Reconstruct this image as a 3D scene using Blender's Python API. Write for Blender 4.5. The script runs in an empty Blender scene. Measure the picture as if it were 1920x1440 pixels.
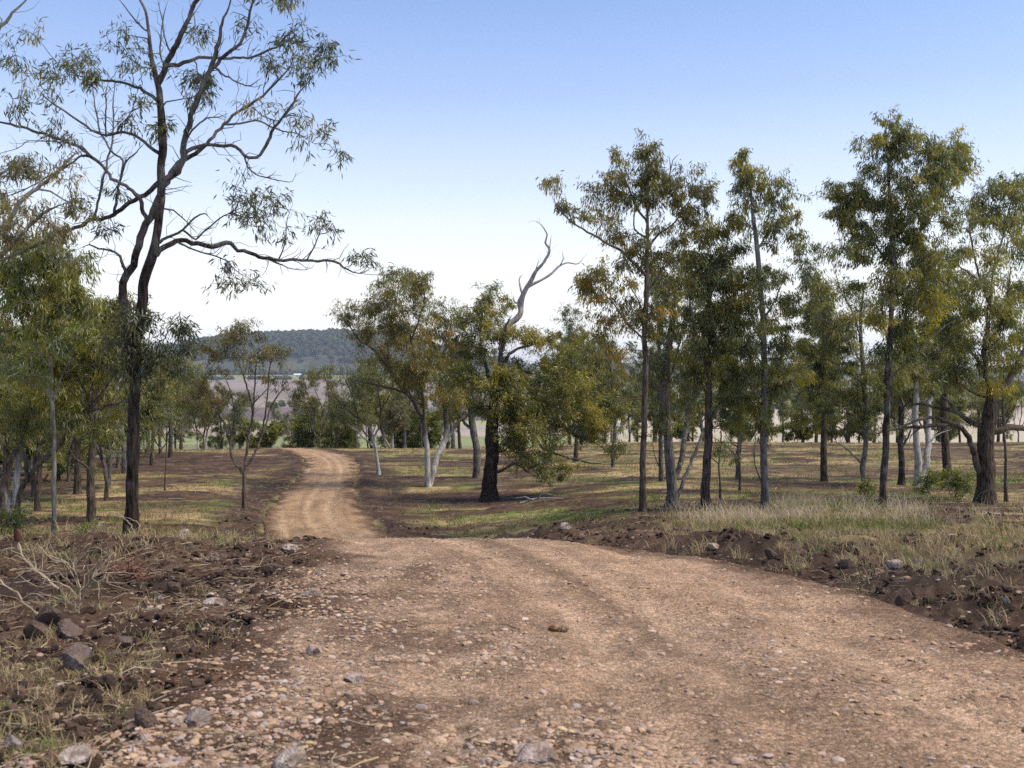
import bpy, math, random
import numpy as np
from mathutils import Vector

random.seed(7)
RNG = np.random.default_rng(11)
SC = bpy.context.scene
COL = SC.collection

# ------------------------------------------------------------------ camera, sky, sun, exposure
FPX, HROW, CZ = 2000.0, 695.0, 1.70          # focal length in photo pixels, horizon row, eye height
cam_d = bpy.data.cameras.new('camera')
cam = bpy.data.objects.new('camera', cam_d)
COL.objects.link(cam)
cam.location = (0, 0, CZ)
cam.rotation_euler = (math.radians(90), 0, 0)
cam_d.sensor_width = 36.0
cam_d.lens = FPX / 1920 * 36.0
cam_d.shift_y = -(720 - HROW) / 1920
cam_d.clip_start = 0.1
cam_d.clip_end = 60000
cam_d.dof.use_dof = True
cam_d.dof.focus_distance = 32.0
cam_d.dof.aperture_fstop = 4.5
SC.camera = cam
HAZE = 8.5e-5

SUN_EL, SUN_AZ = 57.0, 100.0                   # azimuth clockwise from the view direction
world = bpy.data.worlds.new('World')
SC.world = world
world.use_nodes = True
nt = world.node_tree
bg = nt.nodes['Background']
sky = nt.nodes.new('ShaderNodeTexSky')
sky.sky_type = 'NISHITA'
sky.sun_disc = False
sky.sun_elevation = math.radians(SUN_EL)
sky.sun_rotation = math.radians(SUN_AZ)
sky.altitude = 300
sky.air_density = 1.0
sky.dust_density = 0.8
sky.ozone_density = 2.0
# a thin white cloud veil low over the horizon, thinning upwards
tcw = nt.nodes.new('ShaderNodeTexCoord'); spw = nt.nodes.new('ShaderNodeSeparateXYZ'); nt.links.new(tcw.outputs['Generated'], spw.inputs[0])
veil = nt.nodes.new('ShaderNodeValToRGB')
for i_, (p_, v_) in enumerate(((0.0, 1.0), (0.06, 0.93), (0.11, 0.74), (0.17, 0.46), (0.25, 0.20), (0.38, 0.02))):
    el_ = veil.color_ramp.elements[i_] if i_ < 2 else veil.color_ramp.elements.new(p_)
    el_.position = p_; el_.color = (v_, v_, v_, 1)
nt.links.new(spw.outputs[2], veil.inputs[0])
mxw = nt.nodes.new('ShaderNodeMix'); mxw.data_type = 'RGBA'
nt.links.new(veil.outputs[0], mxw.inputs[0]); 
blu = nt.nodes.new('ShaderNodeMix'); blu.data_type = 'RGBA'; blu.blend_type = 'MULTIPLY'; blu.inputs[0].default_value = 1
nt.links.new(sky.outputs[0], blu.inputs[6]); blu.inputs[7].default_value = (0.84, 1.0, 1.24, 1)
nt.links.new(blu.outputs[2], mxw.inputs[6]); mxw.inputs[7].default_value = (7.5, 7.4, 7.2, 1)
nt.links.new(mxw.outputs[2], bg.inputs[0])
bg.inputs[1].default_value = 0.067

sun_d = bpy.data.lights.new('sun', 'SUN')
sun = bpy.data.objects.new('sun', sun_d)
COL.objects.link(sun)
sun_d.energy = 2.2
sun_d.angle = math.radians(28)
sun_d.color = (1.0, 0.89, 0.74)
e, a = math.radians(SUN_EL), math.radians(SUN_AZ)
sv = Vector((math.cos(e) * math.sin(a), math.cos(e) * math.cos(a), math.sin(e)))
sun.rotation_euler = sv.to_track_quat('Z', 'Y').to_euler()

SC.view_settings.view_transform = 'Standard'
SC.view_settings.look = 'None'
SC.view_settings.exposure = 1.32
SC.view_settings.gamma = 1.0
SC.render.engine = 'CYCLES'
SC.cycles.use_denoising = False
SC.cycles.max_bounces = 6
SC.cycles.diffuse_bounces = 3
SC.cycles.glossy_bounces = 2
SC.cycles.transmission_bounces = 4
SC.cycles.volume_bounces = 0
SC.cycles.caustics_reflective = False
SC.cycles.caustics_refractive = False

# ------------------------------------------------------------------ helpers
def tag(o, label=None, cat=None, group=None, kind=None):
    if label: o['label'] = label
    if cat: o['category'] = cat
    if group: o['group'] = group
    if kind: o['kind'] = kind
    return o

def mk(name, V, faces, mat=None, attrs=None, smooth=False, parent=None):
    """one mesh object from numpy arrays; faces is a list of (n,k) index arrays; attrs {name: (n,) or (n,3) per vertex}"""
    me = bpy.data.meshes.new(name)
    V = np.asarray(V, dtype=np.float32)
    faces = [np.asarray(f, dtype=np.int32) for f in faces if len(f)]
    me.vertices.add(len(V))
    me.vertices.foreach_set('co', V.ravel())
    tot = np.concatenate([np.full(len(f), f.shape[1], np.int32) for f in faces])
    idx = np.concatenate([f.ravel() for f in faces])
    st = np.concatenate([[0], np.cumsum(tot)[:-1]]).astype(np.int32)
    me.loops.add(len(idx))
    me.loops.foreach_set('vertex_index', idx)
    me.polygons.add(len(tot))
    me.polygons.foreach_set('loop_start', st)
    me.polygons.foreach_set('use_smooth', np.full(len(tot), bool(smooth)))
    me.update(calc_edges=True)
    for k, d in (attrs or {}).items():
        d = np.asarray(d, dtype=np.float32)
        if d.ndim == 1:
            at = me.attributes.new(k, 'FLOAT', 'POINT')
            at.data.foreach_set('value', d)
        else:
            at = me.attributes.new(k, 'FLOAT_COLOR', 'POINT')
            at.data.foreach_set('color', np.concatenate([d, np.ones((len(d), 1), np.float32)], 1).ravel())
    if mat: me.materials.append(mat)
    o = bpy.data.objects.new(name, me)
    COL.objects.link(o)
    if parent: o.parent = parent
    return o

def empty(name, loc):
    o = bpy.data.objects.new(name, None)
    COL.objects.link(o)
    o.location = loc
    return o

def P(px, row, d):
    return np.array([(px - 960) / FPX * d, d, CZ - (row - HROW) / FPX * d])

def _hash(ix, iy, seed):
    h = (ix.astype(np.int64) * 374761393 + iy.astype(np.int64) * 668265263 + seed * 1442695041) & 0xFFFFFFFF
    h = ((h ^ (h >> 13)) * 1274126177) & 0xFFFFFFFF
    h = (h ^ (h >> 16)) & 0xFFFFFF
    return h / float(0xFFFFFF)

def vnoise(x, y, seed=0):
    x = np.asarray(x, float); y = np.asarray(y, float)
    ix = np.floor(x).astype(np.int64); iy = np.floor(y).astype(np.int64)
    fx = x - ix; fy = y - iy
    fx = fx * fx * (3 - 2 * fx); fy = fy * fy * (3 - 2 * fy)
    a = _hash(ix, iy, seed); b = _hash(ix + 1, iy, seed)
    c = _hash(ix, iy + 1, seed); d = _hash(ix + 1, iy + 1, seed)
    return (a * (1 - fx) + b * fx) * (1 - fy) + (c * (1 - fx) + d * fx) * fy

def fbm(x, y, seed=0, oct=4):
    s = 0; amp = 1; t = 0
    for i in range(oct):
        s = s + amp * vnoise(x * 2.03 ** i + 17.3 * i, y * 2.03 ** i - 9.1 * i, seed + i * 31)
        t += amp; amp *= 0.5
    return s / t

def sstep(a, b, x):
    t = np.clip((x - a) / (b - a), 0, 1)
    return t * t * (3 - 2 * t)

def mixc(c0, c1, m):
    return c0 * (1 - m[:, None]) + np.asarray(c1)[None, :] * m[:, None]

# ------------------------------------------------------------------ materials
def mat(name):
    m = bpy.data.materials.new(name); m.use_nodes = True
    n = m.node_tree.nodes; l = m.node_tree.links
    return m, n, l, n['Principled BSDF']

def N(n, t, **kw):
    x = n.new(t)
    for k, v in kw.items(): setattr(x, k, v)
    return x

def surf_mat(name, attr='col', rough=0.95, scales=((6, 0.5), (40, 0.5)), contrast=0.5, bump=(60, 0.02), spec=0.15, pebble=None):
    """vertex albedo times fine procedural variation, with bump"""
    m, n, l, p = mat(name)
    p.inputs['Roughness'].default_value = rough
    p.inputs['Specular IOR Level'].default_value = spec
    at = N(n, 'ShaderNodeAttribute', attribute_name=attr)
    tc = N(n, 'ShaderNodeTexCoord')
    col = at.outputs['Color']
    hsum = None
    for s, w in scales:
        nz = N(n, 'ShaderNodeTexNoise'); nz.inputs['Scale'].default_value = s; nz.inputs['Detail'].default_value = 6
        nz.inputs['Roughness'].default_value = 0.65
        l.new(tc.outputs['Object'], nz.inputs['Vector'])
        mr = N(n, 'ShaderNodeMapRange'); l.new(nz.outputs['Fac'], mr.inputs[0])
        mr.inputs[1].default_value = 0.3; mr.inputs[2].default_value = 0.7
        mr.inputs[3].default_value = 1 - contrast * w; mr.inputs[4].default_value = 1 + contrast * w
        mx = N(n, 'ShaderNodeMix', data_type='RGBA', blend_type='MULTIPLY'); mx.inputs[0].default_value = 1
        l.new(col, mx.inputs[6]); l.new(mr.outputs[0], mx.inputs[7])
        col = mx.outputs[2]
        hsum = nz.outputs['Fac']
    if pebble:
        sc, amt = pebble
        vo = N(n, 'ShaderNodeTexVoronoi'); vo.inputs['Scale'].default_value = sc
        l.new(tc.outputs['Object'], vo.inputs['Vector'])
        sp = N(n, 'ShaderNodeSeparateColor'); l.new(vo.outputs['Color'], sp.inputs[0])
        mr = N(n, 'ShaderNodeMapRange'); l.new(sp.outputs[0], mr.inputs[0])
        mr.inputs[3].default_value = 1 - amt; mr.inputs[4].default_value = 1 + amt
        mx = N(n, 'ShaderNodeMix', data_type='RGBA', blend_type='MULTIPLY'); mx.inputs[0].default_value = 1
        l.new(col, mx.inputs[6]); l.new(mr.outputs[0], mx.inputs[7])
        col = mx.outputs[2]
        ve = N(n, 'ShaderNodeTexVoronoi', feature='DISTANCE_TO_EDGE'); ve.inputs['Scale'].default_value = sc
        l.new(tc.outputs['Object'], ve.inputs['Vector'])
        me_ = N(n, 'ShaderNodeMapRange'); l.new(ve.outputs['Distance'], me_.inputs[0])
        me_.inputs[1].default_value = 0.0; me_.inputs[2].default_value = 0.16; me_.inputs[3].default_value = 0.48; me_.inputs[4].default_value = 1.06
        mx = N(n, 'ShaderNodeMix', data_type='RGBA', blend_type='MULTIPLY'); mx.inputs[0].default_value = 1
        l.new(col, mx.inputs[6]); l.new(me_.outputs[0], mx.inputs[7])
        col = mx.outputs[2]
        # bump from the cells
        ma = N(n, 'ShaderNodeMath', operation='MULTIPLY_ADD'); l.new(vo.outputs['Distance'], ma.inputs[0])
        ma.inputs[1].default_value = -0.8; l.new(hsum, ma.inputs[2]); hsum = ma.outputs[0]
    l.new(col, p.inputs['Base Color'])
    nz = N(n, 'ShaderNodeTexNoise'); nz.inputs['Scale'].default_value = bump[0]; nz.inputs['Detail'].default_value = 5
    l.new(tc.outputs['Object'], nz.inputs['Vector'])
    ad = N(n, 'ShaderNodeMath', operation='ADD'); l.new(nz.outputs['Fac'], ad.inputs[0]); l.new(hsum, ad.inputs[1])
    bp = N(n, 'ShaderNodeBump'); bp.inputs['Distance'].default_value = bump[1]; bp.inputs['Strength'].default_value = 0.9
    l.new(ad.outputs[0], bp.inputs['Height']); l.new(bp.outputs[0], p.inputs['Normal'])
    return m

def leaf_mat(name, stops, transl=0.5, gloss=0.06):
    m, n, l, p = mat(name)
    n.remove(p)
    out = n['Material Output']
    at = N(n, 'ShaderNodeAttribute', attribute_name='tint')
    rp = N(n, 'ShaderNodeValToRGB')
    el = rp.color_ramp.elements
    while len(el) < len(stops): el.new(0.5)
    for x, (pos, c) in zip(el, stops):
        x.position = pos; x.color = (*c, 1)
    l.new(at.outputs['Fac'], rp.inputs[0])
    df = N(n, 'ShaderNodeBsdfDiffuse'); tr = N(n, 'ShaderNodeBsdfTranslucent'); gl = N(n, 'ShaderNodeBsdfGlossy')
    gl.inputs['Roughness'].default_value = 0.45; gl.inputs['Color'].default_value = (0.8, 0.85, 0.9, 1)
    l.new(rp.outputs[0], df.inputs[0])
    hs = N(n, 'ShaderNodeHueSaturation'); hs.inputs['Value'].default_value = 1.5; hs.inputs['Saturation'].default_value = 1.1
    l.new(rp.outputs[0], hs.inputs['Color']); l.new(hs.outputs[0], tr.inputs[0])
    a = N(n, 'ShaderNodeMixShader'); a.inputs[0].default_value = transl
    l.new(df.outputs[0], a.inputs[1]); l.new(tr.outputs[0], a.inputs[2])
    b = N(n, 'ShaderNodeMixShader'); b.inputs[0].default_value = gloss
    l.new(a.outputs[0], b.inputs[1]); l.new(gl.outputs[0], b.inputs[2])
    l.new(b.outputs[0], out.inputs[0])
    return m

def bark_mat(name, dark, mid, pale, pale_from=0.0, ridge=0.03, rough_above=None):
    """attribute 'thin' 0 on the trunk .. 1 on twigs; long vertical fissures, lichen patches"""
    m, n, l, p = mat(name)
    p.inputs['Roughness'].default_value = 0.9; p.inputs['Specular IOR Level'].default_value = 0.15
    tc = N(n, 'ShaderNodeTexCoord')
    mp = N(n, 'ShaderNodeMapping'); mp.inputs['Scale'].default_value = (26, 26, 4.0)
    l.new(tc.outputs['Object'], mp.inputs[0])
    nz = N(n, 'ShaderNodeTexNoise'); nz.inputs['Scale'].default_value = 1.0; nz.inputs['Detail'].default_value = 5
    l.new(mp.outputs[0], nz.inputs['Vector'])
    rp = N(n, 'ShaderNodeValToRGB'); el = rp.color_ramp.elements
    el[0].position = 0.32; el[0].color = (*dark, 1)
    el[1].position = 0.68; el[1].color = (*mid, 1)
    l.new(nz.outputs['Fac'], rp.inputs[0])
    nb = N(n, 'ShaderNodeTexNoise'); nb.inputs['Scale'].default_value = 3.2; nb.inputs['Detail'].default_value = 4
    l.new(tc.outputs['Object'], nb.inputs['Vector'])
    at = N(n, 'ShaderNodeAttribute', attribute_name='thin')
    ad = N(n, 'ShaderNodeMath', operation='ADD'); l.new(nb.outputs['Fac'], ad.inputs[0]); l.new(at.outputs['Fac'], ad.inputs[1])
    mr = N(n, 'ShaderNodeMapRange'); l.new(ad.outputs[0], mr.inputs[0])
    mr.inputs[1].default_value = 0.62 - pale_from; mr.inputs[2].default_value = 1.05 - pale_from
    mr.inputs[3].default_value = 0; mr.inputs[4].default_value = 0.85
    mx = N(n, 'ShaderNodeMix', data_type='RGBA'); l.new(mr.outputs[0], mx.inputs[0])
    l.new(rp.outputs[0], mx.inputs[6]); mx.inputs[7].default_value = (*pale, 1)
    # keep some fissure contrast in the pale part too
    m2 = N(n, 'ShaderNodeMapRange'); l.new(nz.outputs['Fac'], m2.inputs[0])
    m2.inputs[1].default_value = 0.3; m2.inputs[2].default_value = 0.6; m2.inputs[3].default_value = 0.6; m2.inputs[4].default_value = 1.1
    m3 = N(n, 'ShaderNodeMix', data_type='RGBA', blend_type='MULTIPLY'); m3.inputs[0].default_value = 1
    l.new(mx.outputs[2], m3.inputs[6]); l.new(m2.outputs[0], m3.inputs[7])
    res = m3.outputs[2]
    if rough_above:      # smooth pale bark low down, darker bark on the upper stems
        sx = N(n, 'ShaderNodeSeparateXYZ'); l.new(tc.outputs['Object'], sx.inputs[0])
        az = N(n, 'ShaderNodeMath', operation='MULTIPLY_ADD'); l.new(nb.outputs['Fac'], az.inputs[0]); az.inputs[1].default_value = 1.6; l.new(sx.outputs[2], az.inputs[2])
        mz = N(n, 'ShaderNodeMapRange'); l.new(az.outputs[0], mz.inputs[0]); mz.inputs[1].default_value = rough_above; mz.inputs[2].default_value = rough_above + .9
        m4 = N(n, 'ShaderNodeMix', data_type='RGBA'); l.new(mz.outputs[0], m4.inputs[0]); l.new(res, m4.inputs[6]); m4.inputs[7].default_value = (.085, .068, .055, 1)
        res = m4.outputs[2]
    l.new(res, p.inputs['Base Color'])
    bp = N(n, 'ShaderNodeBump'); bp.inputs['Distance'].default_value = ridge; bp.inputs['Strength'].default_value = 1.0
    l.new(nz.outputs['Fac'], bp.inputs['Height']); l.new(bp.outputs[0], p.inputs['Normal'])
    return m

LEAF = {
    'olive':  leaf_mat('leaf_olive', [(0.0, (0.058, 0.073, 0.011)), (0.45, (0.157, 0.155, 0.017)), (0.75, (0.281, 0.238, 0.022)), (1.0, (0.360, 0.281, 0.026))]),
    'dusky':  leaf_mat('leaf_dusky_green', [(0.0, (0.036, 0.047, 0.012)), (0.5, (0.083, 0.091, 0.020)), (0.8, (0.154, 0.145, 0.026)), (1.0, (0.223, 0.170, 0.029))], .38),
    'rust':   leaf_mat('leaf_rusty_olive', [(0.0, (0.064, 0.070, 0.011)), (0.45, (0.172, 0.147, 0.017)), (0.75, (0.292, 0.218, 0.020)), (1.0, (0.350, 0.213, 0.022))]),
    'green':  leaf_mat('leaf_green', [(0.0, (0.053, 0.080, 0.012)), (0.5, (0.136, 0.167, 0.020)), (0.8, (0.244, 0.242, 0.025)), (1.0, (0.307, 0.272, 0.032))]),
    'grey':   leaf_mat('leaf_grey_green', [(0.0, (0.055, 0.070, 0.016)), (0.5, (0.140, 0.147, 0.030)), (0.8, (0.228, 0.209, 0.040)), (1.0, (0.276, 0.228, 0.042))]),
    'brown':  leaf_mat('leaf_brownish', [(0.0, (0.066, 0.066, 0.016)), (0.5, (0.154, 0.132, 0.030)), (0.8, (0.228, 0.175, 0.035)), (1.0, (0.276, 0.189, 0.037))]),
    'bright': leaf_mat('leaf_yellow_green', [(0.0, (0.066, 0.089, 0.011)), (0.5, (0.161, 0.176, 0.016)), (0.8, (0.270, 0.239, 0.020)), (1.0, (0.321, 0.262, 0.024))]),
}
BARK = {
    'iron':  bark_mat('bark_dark_furrowed', (0.010, 0.008, 0.007), (0.060, 0.044, 0.034), (0.21, 0.205, 0.20), 0.0, 0.05),
    'brown': bark_mat('bark_brown', (0.022, 0.017, 0.013), (0.105, 0.078, 0.056), (0.20, 0.17, 0.14), 0.0, 0.03),
    'grey':  bark_mat('bark_grey', (0.035, 0.033, 0.030), (0.15, 0.14, 0.125), (0.27, 0.255, 0.235), 0.02, 0.02),
    'pale':  bark_mat('bark_pale', (0.12, 0.105, 0.09), (0.33, 0.31, 0.28), (0.50, 0.48, 0.45), 0.15, 0.008),
    'white': bark_mat('bark_white_below', (0.12, 0.105, 0.09), (0.33, 0.31, 0.28), (0.50, 0.48, 0.45), 0.15, 0.008, 2.6),
    'dead':  bark_mat('bleached_wood', (0.14, 0.12, 0.105), (0.34, 0.30, 0.27), (0.42, 0.38, 0.35), 0.10, 0.008),
    'twig':  bark_mat('dry_twig', (0.14, 0.10, 0.065), (0.30, 0.23, 0.155), (0.36, 0.29, 0.20), 0.10, 0.003),
    'root':  bark_mat('red_root_wood', (0.05, 0.022, 0.014), (0.17, 0.075, 0.045), (0.22, 0.12, 0.08), -0.2, 0.01),
}
# ------------------------------------------------------------------ terrain profile (height relative to the eye, by distance)
_LY = np.exp(np.linspace(math.log(0.5), math.log(400), 900))
def prof(pts):
    y, z = zip(*pts)
    v = np.interp(_LY, y, z)
    k = np.exp(-0.5 * (np.arange(-40, 41) / 14.0) ** 2); k /= k.sum()
    vp = np.concatenate([np.full(40, v[0]), v, np.full(40, v[-1])])
    return np.convolve(vp, k, 'valid')
PC = prof([(0.5, -1.6), (4.5, -1.68), (8, -1.94), (11, -2.02), (14, -2.13), (16.5, -2.62), (20, -3.6), (25, -4.35), (30, -4.62), (40, -5.0), (50, -5.12), (65, -5.35), (80, -5.5), (88, -5.95), (95, -7.4), (100, -8.6), (130, -16), (200, -34), (260, -41), (400, -44)])
PL = prof([(0.5, -1.6), (4.5, -1.68), (8, -1.96), (11, -2.10), (14, -2.33), (17, -2.85), (20, -3.3), (25, -3.9), (30, -4.3), (40, -4.7), (50, -4.95), (65, -5.3), (80, -5.65), (88, -6.15), (95, -7.5), (100, -8.8), (130, -16), (200, -34), (260, -41), (400, -44)])
PR = prof([(0.5, -1.6), (4.5, -1.68), (8, -1.94), (11, -2.05), (14, -2.28), (17, -2.62), (20, -2.92), (25, -3.4), (30, -3.9), (40, -4.5), (50, -4.9), (65, -5.1), (80, -5.2), (90, -5.7), (100, -7.0), (130, -14), (200, -34), (260, -41), (400, -44)])
RY = [1.0, 4.5, 6, 8, 10, 12, 14, 16, 18, 22, 26, 30, 35, 40, 46, 55, 63, 69, 73, 78, 88, 100]
RL = [-1.75, -1.75, -1.85, -1.95, -2.1, -2.25, -2.5, -2.9, -3.6, -4.9, -6.0, -7.1, -8.15, -9.0, -9.75, -10.8, -12.1, -14.0, -15.7, -17.8, -21.6, -26.0]
RR = [3.7, 3.7, 3.62, 3.55, 3.0, 2.25, 1.15, 0.15, -0.7, -1.9, -2.6, -3.35, -4.7, -5.75, -6.75, -7.95, -9.15, -10.6, -12.5, -14.9, -18.9, -23.0]
def _sm(vals):
    v = np.interp(_LY, RY, vals); k = np.exp(-0.5 * (np.arange(-30, 31) / 5.0) ** 2); k /= k.sum()
    return np.convolve(np.concatenate([np.full(30, v[0]), v, np.full(30, v[-1])]), k, 'valid')
_RLs, _RRs = _sm(RL), _sm(RR)
def XL(y): return np.interp(y, _LY, _RLs)
def XR(y): return np.interp(y, _LY, _RRs)
def edge(x, y):
    """signed lateral distance outside the road (negative inside), with a ragged edge"""
    wob = 0.35 * (fbm(x * 0.9, y * 0.9, 51, 3) - 0.5) + 0.35 * (fbm(x * 0.25 + 9, y * 0.25, 52, 2) - 0.5)
    wl = (1.5 * (fbm(x * 0.8 + 3, y * 0.8, 53, 4) - 0.5) + .5 * (fbm(x * 3.1, y * 3.1, 54, 2) - .5)) * sstep(2, 4.5, y) * (1 - sstep(13, 18, y))
    return np.maximum(XL(y) - x + wl, x - XR(y)) + wob * sstep(2, 6, y)

def hbase(x, y):
    x = np.asarray(x, float); y = np.asarray(y, float)
    u = x / (y + 0.8)
    l, c, r = np.interp(y, _LY, PL), np.interp(y, _LY, PC), np.interp(y, _LY, PR)
    z = l + (c - l) * sstep(-0.30, -0.19, u)
    z = z + (r - z) * sstep(-0.05, 0.13, u)
    z = z + 0.20 * (fbm(x / 14, y / 14, 3, 3) - 0.5) * sstep(18, 30, y)
    return z + CZ

def soil_mask(x, y):
    """where the ground is bare dark soil"""
    px = 960 + FPX * x / np.maximum(y, 1); row = HROW - FPX * (hbase(x, y) - CZ) / np.maximum(y, 1)
    el, er = XL(y) - x, x - XR(y)
    n1 = fbm(x / 1.1, y / 2.2, 61, 4); n2 = fbm(x / 0.35, y / 0.5, 62, 3); n3 = fbm(x / 4.0, y / 3.0, 63, 4)
    s = np.zeros_like(x)
    # churned bank left of the road
    bank = sstep(-0.9, -0.4, el) * (1 - sstep(15.6, 16.6, y + 1.6 * (n3 - 0.5)))
    s = np.maximum(s, bank * sstep(0.28, 0.46, n1 + 0.55 * sstep(7.0, 10.5, y) - 0.10 * sstep(1.5, 3.5, el) + .4 * (1 - sstep(0.0, .7, el))))
    # windrow right of the road and disturbed strips beyond it
    wr = sstep(-0.8, -0.4, er) * (1 - sstep(1.5, 2.6, er + 2.2 * (n3 - 0.5))) * (1 - sstep(26, 34, y))
    s = np.maximum(s, wr * sstep(0.30, 0.46, n1 + 0.12))
    rt = sstep(0, .3, er) * (1 - sstep(17, 22, y)) * sstep(0.52, 0.60, n3 * 0.6 + n1 * 0.4 + 0.04)
    s = np.maximum(s, rt)
    # soil thrown along both sides of the far track
    fe = np.maximum(el, er)
    s = np.maximum(s, sstep(-.1, .2, fe) * (1 - sstep(0.6, 2.4, fe + 2 * (n3 - .5))) * sstep(20, 28, y) * sstep(.30, .45, n1 + .1))
    # ploughed and other dark bands (ellipses on the ground, found from where they lie in the photo)
    for cx, cy, rx, ry, a in ((340, 868, 230, 20, 1.0), (60, 900, 120, 16, .7), (860, 935, 210, 16, 1.0), (1080, 940, 130, 10, .9), (860, 903, 150, 8, .6), (720, 930, 50, 34, .8), (760, 832, 120, 7, .9),
                              (1560, 880, 200, 10, .6), (1800, 850, 130, 12, .7), (1850, 885, 100, 8, .7), (1500, 915, 120, 7, .5), (1100, 822, 120, 6, .7), (300, 835, 260, 6, .5), (120, 990, 150, 12, .5), (1150, 860, 200, 5, .5), (1700, 822, 200, 3, .6), (330, 950, 170, 10, .45)):
        q = ((px - cx) / rx) ** 2 + ((row - cy) / ry) ** 2
        s = np.maximum(s, a * (1 - sstep(0.5, 1.4, q + 1.1 * (n3 - 0.5) + 0.8 * (n1 - 0.5))) * sstep(19, 26, y))
    for cx, cy, rx, ry, a in ((1620, 1062, 230, 34, 1.0), (1850, 1095, 190, 52, 1.0), (1260, 1005, 240, 19, 1.0), (1680, 1012, 160, 9, 1.0), (1770, 975, 60, 8, 1.0), (1900, 985, 60, 10, .8), (1480, 1030, 120, 9, .9), (1850, 1035, 90, 10, .9), (1130, 985, 120, 7, .9)):
        q = ((px - cx) / rx) ** 2 + ((row - cy) / ry) ** 2
        s = np.maximum(s, a * (1 - sstep(0.5, 1.5, q + 1.1 * (n3 - 0.5) + 0.9 * (n1 - 0.5))) * sstep(7, 8, y) * sstep(-.6, 0, er))
    st = fbm(x / 3.2, y / 1.6, 64, 4)
    s = np.maximum(s, 0.95 * sstep(0.50, 0.57, st) * sstep(19, 24, y))
    return np.clip(s, 0, 1)

def hground(x, y, carve=True):
    x = np.asarray(x, float); y = np.asarray(y, float)
    z = hbase(x, y)
    el, er = XL(y) - x, x - XR(y)
    n3 = fbm(x / 1.6, y / 1.6, 71, 4)
    # left bank, a low heap of churned soil behind the brow
    lb = np.exp(-((y - 14.4 + 0.25 * (x + 6)) / 1.3) ** 2) * sstep(0.2, 2.2, el) * (1 - sstep(6.5, 9.5, el))
    lb = lb + 0.5 * np.exp(-((y - 11.2) / 1.0) ** 2) * sstep(1.0, 3.0, el)
    z = z + lb * 0.34 * (0.25 + 1.2 * (n3 - 0.2))
    # right windrow
    wr = np.exp(-((er - 0.85) / 0.42) ** 2) * sstep(6.5, 8.5, y) * (1 - sstep(22, 27, y))
    wr = wr + 0.7 * np.exp(-((er - 2.6) / 0.5) ** 2) * sstep(7, 9, y) * (1 - sstep(13, 18, y)) * sstep(.45, .6, n3)
    z = z + wr * 0.36 * np.clip(0.15 + 1.6 * (n3 - 0.25), 0, 1.3)
    mound = np.exp(-((x - 4.6) / 0.8) ** 2 - ((y - 14.5) / 0.7) ** 2) * 0.12
    z = z + mound * (0.5 + n3)
    # low berm beside the far track
    fe = np.maximum(el, er)
    z = z + 0.16 * np.exp(-((fe - 0.45) / 0.35) ** 2) * sstep(24, 30, y) * n3 * (1 - sstep(88, 96, y))
    s = soil_mask(x, y)
    near = 1 - sstep(26, 45, y)
    cl = fbm(x / 0.34, y / 0.34, 81, 4); c2 = fbm(x / 0.11, y / 0.11, 82, 3)
    z = z + s * (0.17 * (cl - 0.5) + 0.10 * (c2 - 0.5) + .03 * (fbm(x / .045, y / .045, 83, 2) - .5)) * (0.35 + 0.65 * near)
    z = z + (1 - s) * (0.06 * (cl - 0.5) + 0.02 * (c2 - 0.5))
    if carve:
        e = edge(x, y)
        z = z - 0.16 * (1 - sstep(-0.25, 0.0, e)) * (1 - sstep(90, 97, y)) - 0.02
    return z

def hroad(x, y):
    z = hbase(x, y)
    w = XR(y) - XL(y); t = (x - XL(y)) / w
    c = (XL(y) + XR(y)) * 0.5; uu = x - c
    rut = 0
    for q, wd in ((-1.25, 0.22), (-0.1, .2), (0.55, 0.2), (1.5, 0.24)):
        rut = rut + np.exp(-((uu - q + 0.15 * np.sin(y * 0.21 + q)) / wd) ** 2)
    z = z - 0.030 * rut * (0.5 + fbm(x, y * 0.3, 91, 2)) + 0.03
    z = z + 0.05 * (fbm(x / 0.9, y / 0.9, 92, 3) - 0.5) + 0.030 * (fbm(x / 0.12, y / 0.12, 93, 3) - 0.5) + .020 * (fbm(x / .04, y / .05, 96, 2) - .5)
    e = edge(x, y)
    stony = stony_mask(x, y)
    z = z + stony * 0.028 * (fbm(x / 0.055, y / 0.055, 94, 2) - 0.5)
    return z - 0.30 * sstep(-0.12, 0.22, e)

def stony_mask(x, y):
    """loose stony apron at the left and near part of the road"""
    return np.clip((1 - sstep(0.2, 2.6, x - XL(y) + 2.2 * (fbm(x / 1.2, y / 1.2, 95, 3) - .5) - 1.1 * (1 - sstep(4.2, 6.5, y)))) * (1 - sstep(9, 14, y)), 0, 1)

C_SOIL = np.array([0.046, 0.029, 0.019]); C_SOILR = np.array([0.088, 0.052, 0.032])
C_STRAW = np.array([0.37, 0.265, 0.135]); C_OLIVE = np.array([0.20, 0.165, 0.064]); C_GREEN = np.array([0.135, 0.185, 0.040])

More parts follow.
